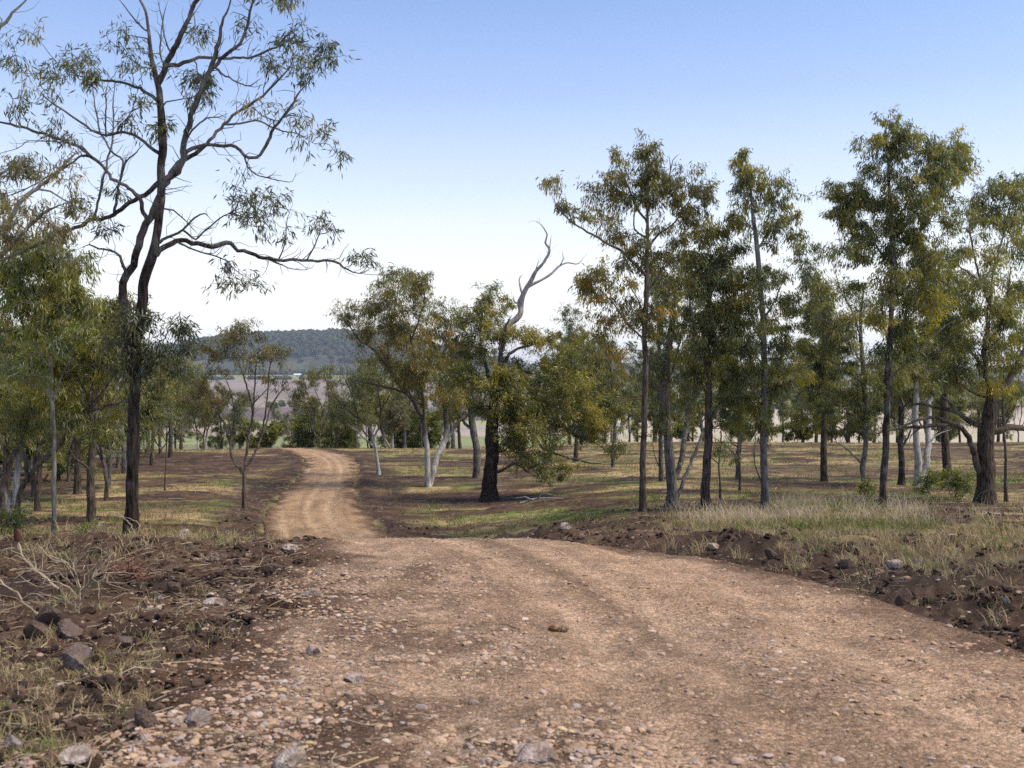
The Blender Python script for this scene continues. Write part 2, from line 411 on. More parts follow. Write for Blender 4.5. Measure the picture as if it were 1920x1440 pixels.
def green_mask(x, y):
    px = 960 + FPX * x / np.maximum(y, 1); row = HROW - FPX * (hbase(x, y) - CZ) / np.maximum(y, 1)
    n = fbm(x / 2.0, y / 1.5, 101, 4)
    g = 0.7 * sstep(0.52, 0.66, n)
    for cx, cy, rx, ry, a in ((450, 955, 70, 22, 1.0), (1560, 935, 200, 13, 1.0), (1820, 905, 130, 14, 1.0), (1230, 925, 160, 9, .7), (760, 855, 120, 7, .7), (1080, 965, 160, 12, .9), (880, 965, 140, 12, .8), (880, 910, 40, 7, 1), (30, 935, 80, 20, .7), (90, 1290, 160, 60, .45), (1640, 1090, 120, 16, .5), (100, 870, 120, 8, .6), (560, 890, 40, 26, .6), (1420, 965, 200, 8, .5)):
        q = ((px - cx) / rx) ** 2 + ((row - cy) / ry) ** 2
        g = np.maximum(g, a * (1 - sstep(0.3, 1.6, q + 1.4 * (n - 0.5))))
    return g

def ground_color(x, y):
    n = len(x)
    a = fbm(x / 2.6, y / 1.5, 111, 5); b = fbm(x / 0.5, y / 0.5, 112, 3); c = fbm(x / 0.09, y / 0.13, 113, 2)
    col = np.repeat(C_STRAW[None], n, 0)
    col = mixc(col, C_OLIVE, sstep(0.36, 0.60, a * 0.7 + b * 0.3))
    col = mixc(col, C_GREEN, np.clip(green_mask(x, y) * (0.35 + 0.9 * sstep(.35, .6, b)), 0, 1))
    # bare earth showing between tufts
    col = mixc(col, C_SOILR * 1.3, 0.75 * sstep(0.50, 0.62, b * 0.55 + c * 0.45))
    s = soil_mask(x, y)
    sc = mixc(np.repeat(C_SOIL[None], n, 0), C_SOILR, sstep(0.35, 0.65, fbm(x / 1.3, y / 0.9, 114, 4)))
    sc = mixc(sc, np.array([0.17, 0.118, 0.078]), 0.5 * sstep(0.60, 0.72, c * .5 + b * .5))
    s2 = np.clip(s * (0.75 + 0.7 * b), 0, 1)[:, None]
    col = col * (1 - s2) + sc * s2
    return col * (0.8 + 0.4 * c[:, None])

def fan(y0, y1, ratio, u0, u1, nu):
    ny = int(math.log(y1 / y0) / math.log(ratio)) + 1
    ys = y0 * ratio ** np.arange(ny)
    us = np.linspace(u0, u1, nu)
    Y, U = np.meshgrid(ys, us, indexing='ij')
    return ny, Y, U

def grid_faces(ny, nx):
    i = np.arange(ny - 1)[:, None] * nx + np.arange(nx - 1)[None]
    return np.stack([i, i + 1, i + nx + 1, i + nx], -1).reshape(-1, 4)

GROUND_MAT = surf_mat('ground_soil_and_grass', scales=((9, 0.5), (60, 0.5)), contrast=0.6, bump=(90, 0.02))
ROAD_MAT = surf_mat('gravel_road', scales=((2.5, 0.3), (30, 0.55)), contrast=0.55, bump=(120, 0.012), pebble=(38, 0.34))

ny, Y, U = fan(1.3, 330, 1.0078, -0.78, 0.78, 620)
X = (U * (Y + 0.8)).ravel(); Yr = Y.ravel()
Z = hground(X, Yr)
o = mk('ground', np.stack([X, Yr, Z], 1), [grid_faces(ny, 620)], GROUND_MAT, {'col': ground_color(X, Yr)}, smooth=True)
tag(o, kind='structure')

# road strip following its two edges
NT = 190
ry = 1.3 * 1.0068 ** np.arange(int(math.log(96 / 1.3) / math.log(1.0068)) + 1)
T, RYY = np.meshgrid(np.linspace(-0.09, 1.09, NT), ry)
RX = XL(RYY) + T * (XR(RYY) - XL(RYY))
rx, ryy = RX.ravel(), RYY.ravel()
rz = hroad(rx, ryy)
uu = rx - 0.5 * (XL(ryy) + XR(ryy)); dy = ryy
a = fbm(rx / 1.4, ryy / 2.4, 121, 4); b = fbm(rx / 0.25, ryy / 0.25, 122, 3); st = fbm(uu / 0.16, ryy / 5.0, 123, 3)
rc = np.repeat(np.array([[0.425, 0.284, 0.184]]), len(rx), 0)
rc = mixc(rc, [0.478, 0.338, 0.228], .7 * sstep(0.48, 0.68, a))
rc = mixc(rc, [0.25, 0.165, 0.105], 0.55 * sstep(0.52, 0.68, fbm(rx / 0.8, ryy / 1.5, 124, 4)))
trk = np.zeros_like(rx)
for q, wd in ((-1.25, 0.24), (-0.1, .17), (0.55, 0.2), (1.5, 0.26)):
    trk += np.exp(-((uu - q + 0.15 * np.sin(dy * 0.21 + q)) / wd) ** 2)
rc = mixc(rc, [0.53, 0.385, 0.262], np.clip((.35 + .5 * sstep(18, 28, ryy)) * trk * sstep(0.3, 0.6, st), 0, 1))
rc = mixc(rc, [0.25, 0.168, 0.11], 0.45 * sstep(0.5, 0.62, st) * (1 - np.clip(trk, 0, 1)))
# darker line of the wheel track that swings right over the brow
ln = np.interp(ryy, [4, 7, 9, 11, 14, 17], [2.2, 1.15, 0.75, 0.35, -0.55, -1.6])
rc = mixc(rc, [0.19, 0.125, 0.08], 0.75 * np.exp(-((rx - ln + .2 * (a - .5)) / 0.16) ** 2) * sstep(5, 7.5, ryy) * (1 - sstep(14, 16, ryy)) * sstep(.3, .55, b + .15))
rc = mixc(rc, [0.33, 0.235, 0.165], stony_mask(rx, ryy) * 0.7)
rc = mixc(rc, C_SOILR * 1.1, 0.85 * stony_mask(rx, ryy) * sstep(0.45, 0.60, fbm(rx / 0.3, ryy / 0.4, 125, 4)))
e = edge(rx, ryy)
rc = mixc(rc, C_SOILR * 1.2, 0.9 * sstep(-0.75, -0.02, e + 0.9 * (fbm(rx / .45, ryy / .6, 126, 3) - .5) + (rx < 0) * .9 * (fbm(rx / .7, ryy / .9, 127, 4) - .38) * (1 - sstep(12, 18, ryy))))
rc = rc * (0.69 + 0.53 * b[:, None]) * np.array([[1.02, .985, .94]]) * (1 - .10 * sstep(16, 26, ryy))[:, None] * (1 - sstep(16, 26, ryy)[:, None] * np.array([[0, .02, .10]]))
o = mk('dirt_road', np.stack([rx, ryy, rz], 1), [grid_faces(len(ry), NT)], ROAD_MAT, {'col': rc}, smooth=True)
tag(o, kind='structure')

# ------------------------------------------------------------------ valley floor, wooded hill, far range
def hvalley(x, y):
    u = x / y
    z = -40 + 31 * sstep(1200, 2700, y) * (1 - sstep(0.0, 0.22, u)) + 10 * sstep(2500, 8000, y)
    return z + CZ + 2.0 * (fbm(x / 180, y / 180, 131, 3) - 0.5)

vy = 70 * 1.018 ** np.arange(int(math.log(12000 / 70) / math.log(1.018)) + 1)
VU = np.linspace(-1.5, 1.5, 260)
VY, VUU = np.meshgrid(vy, VU, indexing='ij')
vx, vyy = (VUU * VY).ravel(), VY.ravel()
vz = hvalley(vx, vyy) - 3 * (1 - sstep(150, 300, vyy))
vu = vx / vyy
side = sstep(0.02, 0.12, vu)
wy = vyy * (1 + 0.04 * (fbm(vu * 7, vyy / 900, 132, 2) - 0.5) + .05 * vu)
ban = {'l': [(0, (.15, .15, .07)), (560, (.20, .22, .09)), (640, (.30, .25, .20)), (770, (.26, .27, .10)), (850, (.12, .092, .085)), (1000, (.14, .108, .098)), (1150, (.25, .205, .165)), (1400, (.20, .165, .135)), (1750, (.23, .185, .17)), (2150, (.20, .22, .09)), (2400, (.22, .17, .13)), (3000, (.10, .11, .06)), (15000, (.10, .12, .08))],
       'r': [(0, (.16, .17, .06)), (600, (.40, .34, .23)), (760, (.44, .37, .28)), (1000, (.36, .30, .22)), (1300, (.20, .23, .11)), (1700, (.30, .28, .17)), (2300, (.15, .18, .10)), (3500, (.25, .24, .15)), (5000, (.12, .14, .09)), (15000, (.10, .12, .09))]}
vc = []
for k in 'lr':
    ys_ = [p[0] for p in ban[k]]; cs = np.array([p[1] for p in ban[k]])
    i = np.clip(np.searchsorted(ys_, wy, 'right') - 1, 0, len(ys_) - 1)
    vc.append(cs[i])
vcol = vc[0] * (1 - side[:, None]) + vc[1] * side[:, None]
vcol = vcol * (0.85 + 0.3 * fbm(vu * 12, wy / 60, 133, 3)[:, None])
FIELD_MAT = surf_mat('valley_fields', scales=((0.02, 0.5),), contrast=0.25, bump=(0.05, 0.3))
o = mk('valley_field', np.stack([vx, vyy, vz], 1), [grid_faces(len(vy), 260)], FIELD_MAT, {'col': vcol}, smooth=True)
tag(o, kind='structure')

HY = 3300.0
_rr = [(-700, 700), (-200, 698), (100, 690), (300, 668), (380, 652), (440, 640), (540, 635), (650, 631), (720, 636), (800, 654), (880, 676), (960, 692), (1060, 702), (1300, 705)]
def hhill(x, y):
    px = 960 + FPX * x / HY
    top = -(np.interp(px, [p[0] for p in _rr], [p[1] for p in _rr]) - HROW) / FPX * HY + 24
    q = (y - HY) / np.where(y < HY, 640, 900)
    z = -14 + np.maximum(top - 2, 0) * np.clip(np.cos(np.clip(q, -1, 1) * math.pi / 2), 0, 1) ** 1.2
    return z + CZ + 9 * (fbm(x / 150, y / 150, 141, 3) - 0.5)
hx = np.linspace(-2400, 700, 160); hy = np.linspace(2620, 4250, 70)
HYY, HXX = np.meshgrid(hy, hx, indexing='ij')
hxf, hyf = HXX.ravel(), HYY.ravel()
o = mk('hill', np.stack([hxf, hyf, hhill(hxf, hyf)], 1), [grid_faces(70, 160)], FIELD_MAT, {'col': mixc(np.repeat([[.045, .052, .034]], len(hxf), 0), [.085, .08, .05], sstep(.45, .65, fbm(hxf / 120, hyf / 120, 142, 3)))}, smooth=True)
tag(o, kind='structure')

mx = np.linspace(-3000, 7500, 200); my = np.linspace(9000, 11500, 14)
MY, MX = np.meshgrid(my, mx, indexing='ij')
mxf, myf = MX.ravel(), MY.ravel()
mt = (1 - np.abs((myf - 10250) / 1250) ** 1.6) * (60 + 150 * (fbm(mxf / 1500, mxf * 0 + 3, 151, 4) - .3) + 40 * (fbm(mxf / 300, myf / 300, 152, 3) - .5))
o = mk('far_hills', np.stack([mxf, myf, -32 + CZ + np.maximum(mt, -2)], 1), [grid_faces(14, 200)], FIELD_MAT, {'col': np.repeat([[.07, .085, .06]], len(mxf), 0)}, smooth=True)
tag(o, kind='structure')

# ------------------------------------------------------------------ merged scatters (gravel, clods, blobs of far trees)
def ico(sub):
    import bmesh
    bm = bmesh.new(); bmesh.ops.create_icosphere(bm, subdivisions=sub, radius=1)
    V = np.array([v.co[:] for v in bm.verts]); Fc = np.array([[v.index for v in f.verts] for f in bm.faces]); bm.free()
    return V, Fc
ICO1, ICO2, ICO3 = ico(1), ico(2), ico(3)

def lump(base, seed, rough=0.35, cuts=5):
    """an irregular stone: sphere cut by random planes and roughened"""
    r = np.random.default_rng(seed)
    V = base[0].copy()
    for _ in range(cuts):
        n = r.normal(size=3); n /= np.linalg.norm(n); h = r.uniform(0.45, 0.85)
        dd = V @ n
        V = V - np.outer(np.maximum(dd - h, 0), n) * 0.9
    V *= (1 + rough * 0.35 * r.normal(size=(len(V), 1)) * 0.5)
    return V

def scatter(name, protos, faces, pos, scl, rotz, tilt, col, m, smooth=False):
    n = len(pos); k = len(protos[0]); which = RNG.integers(0, len(protos), n)
    PV = np.stack(protos)[which] * scl[:, None, :]
    cz, sz = np.cos(rotz)[:, None], np.sin(rotz)[:, None]; ct, stt = np.cos(tilt)[:, None], np.sin(tilt)[:, None]
    x, y, z = PV[..., 0], PV[..., 1], PV[..., 2]
    y, z = y * ct - z * stt, y * stt + z * ct
    x, y = x * cz - y * sz, x * sz + y * cz
    V = np.stack([x, y, z], -1) + pos[:, None, :]
    Fc = faces[None] + (np.arange(n) * k)[:, None, None]
    c = np.repeat(col, k, 0)
    return mk(name, V.reshape(-1, 3), [Fc.reshape(-1, faces.shape[1])], m, {'col': c}, smooth=smooth)

STONE_MAT = surf_mat('stone', scales=((14, 0.5), (70, 0.4)), contrast=0.5, bump=(80, 0.004), spec=0.25)
CLOD_MAT = surf_mat('soil_clod', scales=((20, 0.5), (90, 0.4)), contrast=0.5, bump=(120, 0.01))
CANOPY_MAT = surf_mat('far_canopy', scales=((0.25, 0.6), (0.9, 0.6)), contrast=0.7, bump=(0.8, 1.2))

st_cols = np.array([[.37, .25, .165], [.34, .22, .14], [.40, .28, .20], [.34, .245, .185], [.33, .27, .235], [.46, .37, .30], [.27, .175, .115], [.42, .295, .17]])
def stones(name, n, y0, y1, xf, size, base, keep, seed):
    r = np.random.default_rng(seed)
    y = y0 * (y1 / y0) ** (r.random(n)); x = xf(r, y)
    k = r.random(n) < keep(x, y); x, y = x[k], y[k]; n = len(x)
    e = edge(x, y)
    z = np.where(e < 0.05, hroad(x, y), hground(x, y))
    s = size(r, n)
    scl = np.stack([s * r.uniform(.8, 1.35, n), s * r.uniform(.8, 1.2, n), s * r.uniform(.35, .65, n)], 1)
    c = st_cols[r.choice(8, n, p=[.22, .2, .16, .1, .08, .06, .1, .08])] * r.uniform(.7, 1.12, (n, 1))
    pos = np.stack([x, y, z - s * 0.03], 1)
    protos = [lump(base, 900 + i) for i in range(10)]
    return scatter(name, protos, base[1], pos, scl, r.uniform(0, 6.28, n), r.normal(0, .25, n), c, STONE_MAT)
def logsize(lo, hi, pw):
    return lambda r, n: lo * (hi / lo) ** (r.random(n) ** pw)
def stone_keep(x, y):
    e = edge(x, y)
    ins = np.where(e < 0, 0.24 + 0.76 * stony_mask(x, y), 0.8 * np.exp(-np.maximum(e, 0) / 0.75) * np.where(x < 0, 1, .35))
    uu_ = x - .5 * (XL(y) + XR(y)); tk_ = sum(np.exp(-((uu_ - q_ + 0.15 * np.sin(y * 0.21 + q_)) / .30) ** 2) for q_ in (-1.25, -.1, .55, 1.5))
    ins = ins * (1 - .75 * np.clip(tk_, 0, 1) * (1 - .6 * stony_mask(x, y)) * (e < 0))
    return ins * (0.25 + 1.2 * sstep(.35, .65, fbm(x / .6, y / .6, 161, 3)))
g1 = stones('gravel', 60000, 3.3, 11, lambda r, y: r.uniform(-0.60, .62, len(y)) * y * 1.02, logsize(.006, .031, 2.2), ICO2, stone_keep, 1)
tag(g1, kind='stuff')
g2 = stones('gravel', 26000, 8, 40, lambda r, y: XL(y) - 1 + (XR(y) - XL(y) + 2) * r.random(len(y)), logsize(.007, .032, 2.4), ICO1, lambda x, y: 0.5 * stone_keep(x, y) + .08, 2)
tag(g2, kind='stuff')

r = np.random.default_rng(5)
n = 60000
y = 3.5 * (34 / 3.5) ** r.random(n); x = r.uniform(-.62, .62, n) * (y + .8)
k = (soil_mask(x, y) * (edge(x, y) > 0.02)) * (0.15 + sstep(.4, .6, fbm(x / .7, y / .7, 162, 3))) > r.random(n) * .9
x, y = x[k], y[k]; n = len(x)
s = .006 * (.060 / .006) ** (r.random(n) ** 2.0)
pos = np.stack([x, y, hground(x, y) + s * .25], 1)
c = np.array([[.046, .029, .020], [.070, .042, .028], [.10, .064, .043], [.036, .023, .017]])[r.integers(0, 4, n)] * r.uniform(.8, 1.2, (n, 1))
o = scatter('soil_clods', [lump(ICO2, 300 + i, .9, 6) for i in range(10)], ICO2[1], pos, np.stack([s * r.uniform(.8, 1.4, n), s, s * r.uniform(.5, .9, n)], 1), r.uniform(0, 6.28, n), r.normal(0, .3, n), c, CLOD_MAT)
tag(o, kind='stuff')

# forest on the hill
r = np.random.default_rng(6)
n = 9500
x = r.uniform(-2300, 420, n); y = HY + r.triangular(-560, -80, 160, n)
h = hhill(x, y) - hvalley(x, y)
k = (h > 16 + 22 * fbm(x / 200, y / 200, 171, 3)) & (r.random(n) < 0.98)
x, y = x[k], y[k]; n = len(x)
s = r.uniform(5.0, 9.5, n)
pos = np.stack([x, y, hhill(x, y) + s * .85], 1)
c = np.array([[.034, .046, .028], [.045, .054, .030], [.058, .060, .036], [.028, .038, .026]])[r.integers(0, 4, n)] * r.uniform(.75, 1.25, (n, 1))
o = scatter('hill_forest', [lump(ICO2, 400 + i, 1.0, 2) for i in range(8)], ICO2[1], pos, np.stack([s, s, s * r.uniform(.8, 1.3, n)], 1), r.uniform(0, 6.28, n), r.normal(0, .1, n), c, CANOPY_MAT)
tag(o, kind='stuff')
# belts of trees between the fields
xs, ys, ss = [], [], []
def belt(px0, px1, Y0, Y1, cnt, s0, s1):
    p = r.uniform(px0, px1, cnt); yy = Y0 + (Y1 - Y0) * (p - px0) / (px1 - px0) + r.normal(0, 12, cnt)
    xs.append((p - 960) / FPX * yy); ys.append(yy); ss.append(r.uniform(s0, s1, cnt))
belt(360, 720, 2500, 2560, 150, 5, 9); belt(300, 620, 2150, 2180, 60, 3, 6); belt(200, 900, 1160, 1190, 20, 3, 5)
belt(1060, 1950, 1500, 1650, 130, 4, 7); belt(1060, 1950, 2500, 2900, 170, 6, 10); belt(1250, 1950, 1100, 1150, 26, 3, 6); belt(1000, 2000, 4200, 4600, 200, 8, 14); belt(520, 640, 770, 775, 5, 2, 3)
x, y, s = map(np.concatenate, (xs, ys, ss)); n = len(x)
c = np.array([[.05, .065, .030], [.07, .075, .034], [.04, .05, .03]])[r.integers(0, 3, n)] * r.uniform(.8, 1.2, (n, 1))
o = scatter('valley_woods', [lump(ICO2, 420 + i, 1.0, 2) for i in range(8)], ICO2[1], np.stack([x, y, hvalley(x, y) + s * .7], 1), np.stack([s, s, s], 1), r.uniform(0, 6.28, n), r.normal(0, .1, n), c, CANOPY_MAT)
tag(o, kind='stuff')
# ------------------------------------------------------------------ trees
DENS, LPT = 1.75, 1.8
def nrm(v): return v / (np.linalg.norm(v) + 1e-9)

def catmull(pts, step):
    pts = np.asarray(pts, float)
    if len(pts) < 3:
        n = max(2, int(np.linalg.norm(pts[-1] - pts[0]) / step) + 1)
        return pts[0] + np.linspace(0, 1, n)[:, None] * (pts[-1] - pts[0]), np.linspace(0, 1, n)
    q = np.vstack([2 * pts[0] - pts[1], pts, 2 * pts[-1] - pts[-2]])
    out, par = [], []
    L = np.concatenate([[0], np.cumsum(np.linalg.norm(np.diff(pts, axis=0), axis=1))])
    for i in range(len(pts) - 1):
        p0, p1, p2, p3 = q[i:i + 4]
        n = max(2, int((L[i + 1] - L[i]) / step) + 1)
        for t in np.arange(n) / n:
            out.append(0.5 * ((2 * p1) + (-p0 + p2) * t + (2 * p0 - 5 * p1 + 4 * p2 - p3) * t * t + (-p0 + 3 * p1 - 3 * p2 + p3) * t ** 3))
            par.append((L[i] + t * (L[i + 1] - L[i])) / L[-1])
    out.append(pts[-1]); par.append(1.0)
    return np.array(out), np.array(par)

class Mesher:
    def __init__(s): s.V, s.F3, s.F4, s.A, s.n = [], [], [], [], 0
    def tube(s, pts, rad, k, thin, rough=0.0, seed=0, cap=True):
        pts = np.asarray(pts, float); rad = np.asarray(rad, float); n = len(pts)
        t = np.gradient(pts, axis=0); t /= np.linalg.norm(t, axis=1)[:, None] + 1e-9
        m = nrm(t.mean(0)); ref = np.eye(3)[np.argmin(np.abs(m))]
        a = np.cross(t, ref); a /= np.linalg.norm(a, axis=1)[:, None] + 1e-9
        b = np.cross(t, a)
        an = np.arange(k) * 2 * math.pi / k
        R = rad[:, None] * np.ones(k)[None]
        if rough:
            L = np.concatenate([[0], np.cumsum(np.linalg.norm(np.diff(pts, axis=0), axis=1))])
            A_, L_ = np.meshgrid(np.arange(k) / k * 9, L)
            R = R * (1 + rough * (vnoise(A_, L_ * 1.6, seed) - 0.5) * 2 + 0.7 * rough * (vnoise(A_ * .4, L_ * 5, seed + 3) - .5) * 2)
        ring = pts[:, None] + R[..., None] * (np.cos(an)[None, :, None] * a[:, None] + np.sin(an)[None, :, None] * b[:, None])
        i = np.arange(n - 1)[:, None] * k + np.arange(k)[None]; j = np.arange(n - 1)[:, None] * k + (np.arange(k)[None] + 1) % k
        f = np.stack([i, i + k, j + k, j], -1).reshape(-1, 4) + s.n
        s.F4.append(f); s.V.append(ring.reshape(-1, 3)); s.A.append(np.repeat(np.broadcast_to(thin, n), k)); s.n += n * k
        if cap:
            s.V.append((pts[-1] + t[-1] * rad[-1] * .8)[None]); s.A.append(np.broadcast_to(thin, n)[-1:])
            e = s.n - k + np.arange(k)
            s.F3.append(np.stack([e, np.full(k, s.n), s.n - k + (np.arange(k) + 1) % k], -1)); s.n += 1
    def build(s, name, m, parent, smooth=True):
        return mk(name, np.concatenate(s.V), [np.concatenate(s.F4)] + ([np.concatenate(s.F3)] if s.F3 else []), m, {'thin': np.concatenate(s.A)}, smooth, parent)

def leaf_mesh(name, P0, D, L, W, tint, m, parent, r):
    """lens-shaped leaves, slightly folded: 2 quads each (base, side, mid, tip) kept as two triangles pairs"""
    n = len(P0)
    D = D / (np.linalg.norm(D, axis=1)[:, None] + 1e-9)
    S = np.cross(D, r.normal(size=(n, 3))); S /= np.linalg.norm(S, axis=1)[:, None] + 1e-9
    U = np.cross(D, S)
    mid = P0 + D * (L * 0.45)[:, None]
    tip = P0 + D * L[:, None] + U * (L * r.uniform(-.15, .15, n))[:, None]
    a = mid + S * (W * .5)[:, None]; b = mid - S * (W * .5)[:, None]
    V = np.stack([P0, a, tip, b], 1).reshape(-1, 3)
    F = np.arange(n)[:, None] * 4 + np.arange(4)[None]
    return mk(name, V, [F], m, {'tint': np.repeat(tint, 4)}, False, parent)

def build_tree(name, label, cat, base, d, limbs, clumps, leaf='olive', bark='brown', seed=0, group=None, dens=1.0, lsize=(0.13, 0.034), lpt=20,
               sub=0.42, dead=None, droop=0.95, tsig=0.5, sides=10, flare=0.45, rough=0.10, bend=0.7, spread=1.0, ground=True, tip_r=0.0035, twigs=0.5):
    """limbs: (start diameter px, end diameter px, [(px,row[,dd])...]); clumps: (cx, cy, rx, ry[, amount]) in photo pixels at distance d"""
    r = np.random.default_rng(seed + 1000); dens *= DENS; lpt *= LPT; lsize = (lsize[0] * 1.05, lsize[1] * .86)
    ppm = FPX / d
    bx = (base[0] - 960) / ppm
    bz = float(hground(np.array([bx]), np.array([d]))[0]) if ground else P(base[0], base[1], d)[2]
    origin = np.array([bx, d, bz])
    root = empty(name, origin)
    tag(root, label, cat, group)
    M = Mesher(); MD = Mesher()
    nodes, nrad, ndir = [], [], []
    def add(pts, rad):
        pts = np.asarray(pts); t = np.gradient(pts, axis=0); t /= np.linalg.norm(t, axis=1)[:, None] + 1e-9
        nodes.append(pts); nrad.append(np.asarray(rad)); ndir.append(t)
    for li, lb in enumerate(limbs):
        w0, w1, pl = lb[:3]
        is_dead = len(lb) > 3 and lb[3] == 'dead'
        q = []
        if li == 0:
            q = [P(p[0], p[1], d + (p[2] if len(p) > 2 else 0)) - origin for p in pl]
            q[0] = q[0] * np.array([1, 1, 0]) + np.array([0, 0, -0.25])
        else:
            p0 = P(pl[0][0], pl[0][1], d) - origin
            allp = np.vstack(nodes)
            # start on the nearest existing wood as seen from the road
            av = allp + origin; pxs = 960 + FPX * av[:, 0] / av[:, 1]; rws = HROW - FPX * (av[:, 2] - CZ) / av[:, 1]
            i = np.argmin((pxs - pl[0][0]) ** 2 + (rws - pl[0][1]) ** 2)
            near = math.hypot(pxs[i] - pl[0][0], rws[i] - pl[0][1])
            dd0 = allp[i][1] if near < 40 else r.uniform(-.4, .4)
            grow = -1 if (pl[0][1] > base[1] - 15) else 0
            sgn = r.choice([-1, 1]) * r.uniform(.25, .8) * bend
            acc = 0
            for j, p in enumerate(pl):
                if j: acc += math.hypot(p[0] - pl[j - 1][0], p[1] - pl[j - 1][1]) / ppm
                dd = p[2] if len(p) > 2 else dd0 + sgn * (acc ** 0.9) * (0.6 if acc < 1 else 0.75)
                q.append(P(p[0], p[1], d + dd) - origin)
            if near < 40: q[0] = allp[i]
            if grow < 0: q[0] = q[0] * np.array([1, 1, 0]) + np.array([0, 0, -0.25])
        pts, par = catmull(q, 0.16 if d > 25 else 0.11)
        rad = (w0 + (w1 - w0) * par ** 0.8) / ppm * 0.5 * (0.88 - 0.5 * sstep(.7, 1, par) * (li == 0)) * (1 - .7 * sstep(.8, 1, par) * (li > 0))
        h = pts[:, 2]
        if li == 0 and flare: rad = rad * (1 + flare * np.exp(-np.maximum(h, 0) / 0.22))
        jit = np.stack([vnoise(par * len(pts) * .35, par * 0 + 3.1 * c, seed + 7 * li + c) - .5 for c in range(3)], 1)
        pts = pts + jit * np.minimum(rad * .8 + .015, .035 if li == 0 else .06)[:, None] * sstep(0, .1, par)[:, None]
        add(pts, rad)
        thin = 1 - np.clip(rad * ppm / 14.0, 0, 1)
        if li and not is_dead: pts[1:-1] += r.normal(0, 1, (len(pts) - 2, 3)) * np.minimum(.014, rad[1:-1, None] * .35)
        (MD if is_dead else M).tube(pts, rad, sides if w0 > 5 else 6, thin * 0.35, rough if w0 > 6 else rough * .5, seed + li)
    # short bare twigs and broken stubs along the limbs
    for li_ in range(1, len(nodes)):
        pts_, rad_, dr_ = nodes[li_], nrad[li_], ndir[li_]
        for _ in range(int(twigs * len(pts_) * (0.11 if d <= 25 else .16) * 4)):
            i = r.integers(len(pts_) // 6, len(pts_)); L_ = r.uniform(.10, .55)
            a_ = nrm(dr_[i] * .7 + r.normal(0, .6, 3) + np.array([0, 0, .25])); b_ = nrm(a_ + r.normal(0, .45, 3)); c_ = nrm(b_ + r.normal(0, .45, 3))
            q_ = [pts_[i], pts_[i] + a_ * L_ * .35, pts_[i] + (a_ * .35 + b_ * .35) * L_, pts_[i] + (a_ * .35 + b_ * .35 + c_ * .3) * L_]
            r0_ = min(rad_[i] * .6, r.uniform(.004, .009))
            M.tube(q_, [r0_, r0_ * .8, r0_ * .6, r0_ * .35], 4, .45, 0, cap=False)
    LP, LD, LT, LS = [], [], [], []
    # sub-clumps
    subs = []
    allp = np.vstack(nodes)
    for c in clumps:
        cx, cy, rx_, ry_ = c[:4]; amt = c[4] if len(c) > 4 else 1.0
        ctr = P(cx, cy, d) - origin
        Rx, Rz = rx_ / ppm, ry_ / ppm
        i = np.argmin(np.linalg.norm((allp - ctr)[:, [0, 2]], axis=1))
        ctr[1] = allp[i][1] * 0.8 + r.normal(0, .25 * (Rx + Rz) * .5)
        Ry = (Rx + Rz) * .5 * spread
        n = max(1, int(round(dens * amt * (0.5 + 2.1 * math.pi * Rx * Rz / (sub / .42) ** 2))))
        for _ in range(n):
            while True:
                v = r.uniform(-1, 1, 3)
                if v @ v <= 1: break
            v *= (0.55 + .45 * r.random()) / max(np.linalg.norm(v), .55)
            subs.append((ctr + v * np.array([Rx, Ry, Rz]), r.uniform(.8, 1.5) * sub * 0.92 * min(1, .55 + .5 * min(Rx, Rz)), float(np.clip(r.normal(.44, .22), 0, 1))))
    subs.sort(key=lambda s_: np.min(np.linalg.norm(allp - s_[0], axis=1)))
    for ctr, rs, tint in subs:
        A = np.vstack(nodes); RA = np.concatenate(nrad); DA = np.vstack(ndir)
        df = A - ctr
        cost = np.linalg.norm(df, axis=1) + 0.55 * np.maximum(df[:, 2] + .15, 0) + 0.25 * (RA < .008)
        cost = cost + 2.0 * (A[:, 2] < 0.35)
        i = int(np.argmin(cost)); p0 = A[i]; Ld = np.linalg.norm(ctr - p0)
        if Ld > 0.12:
            c1 = p0 + nrm(DA[i] + r.normal(0, .35, 3)) * Ld * .35
            c2 = ctr - nrm(ctr - p0 + np.array([0, 0, .5]) * Ld) * Ld * .3 + r.normal(0, .08, 3) * Ld
            n = max(4, int(Ld / .14)); t = np.linspace(0, 1, n)[:, None]
            pts = (1 - t) ** 3 * p0 + 3 * (1 - t) ** 2 * t * c1 + 3 * (1 - t) * t * t * c2 + t ** 3 * ctr
            pts[1:-1] += r.normal(0, .012, (n - 2, 3))
            r0 = min(RA[i] * .65, .010 + .013 * Ld)
            rad = np.linspace(max(r0, .006), .0055, n)
            M.tube(pts, rad, 5 if r0 > .015 else 4, 0.40, 0)
            add(pts[1:], rad[1:])
            bp = pts[n // 3:]
        else:
            bp = A[i:i + 1]
        nt = max(3, int(r.uniform(6, 10)))
        for _ in range(nt):
            tp = ctr + r.normal(0, 1, 3) * rs * np.array([.62, .62, .5]) + np.array([0, 0, .05 * rs])
            q0 = bp[np.argmin(np.linalg.norm(bp - tp, axis=1))]
            mid = (q0 + tp) / 2 + r.normal(0, .05, 3) + np.array([0, 0, .03])
            M.tube([q0, mid, tp], [tip_r * 1.5, tip_r * 1.2, tip_r * .7], 3, 0.45, 0, cap=False)
            m_ = max(2, int(lpt * r.uniform(.6, 1.4)))
            u = r.random(m_)[:, None]
            pp = mid + (tp - mid) * u * 1.15 + r.normal(0, 1, (m_, 3)) * np.array([.09, .09, .08]) * tsig * 2 * rs / .42
            LP.append(pp)
            out = nrm(tp - ctr)
            LD.append(np.array([0, 0, -droop]) + .45 * out + r.normal(0, .40, (m_, 3)))
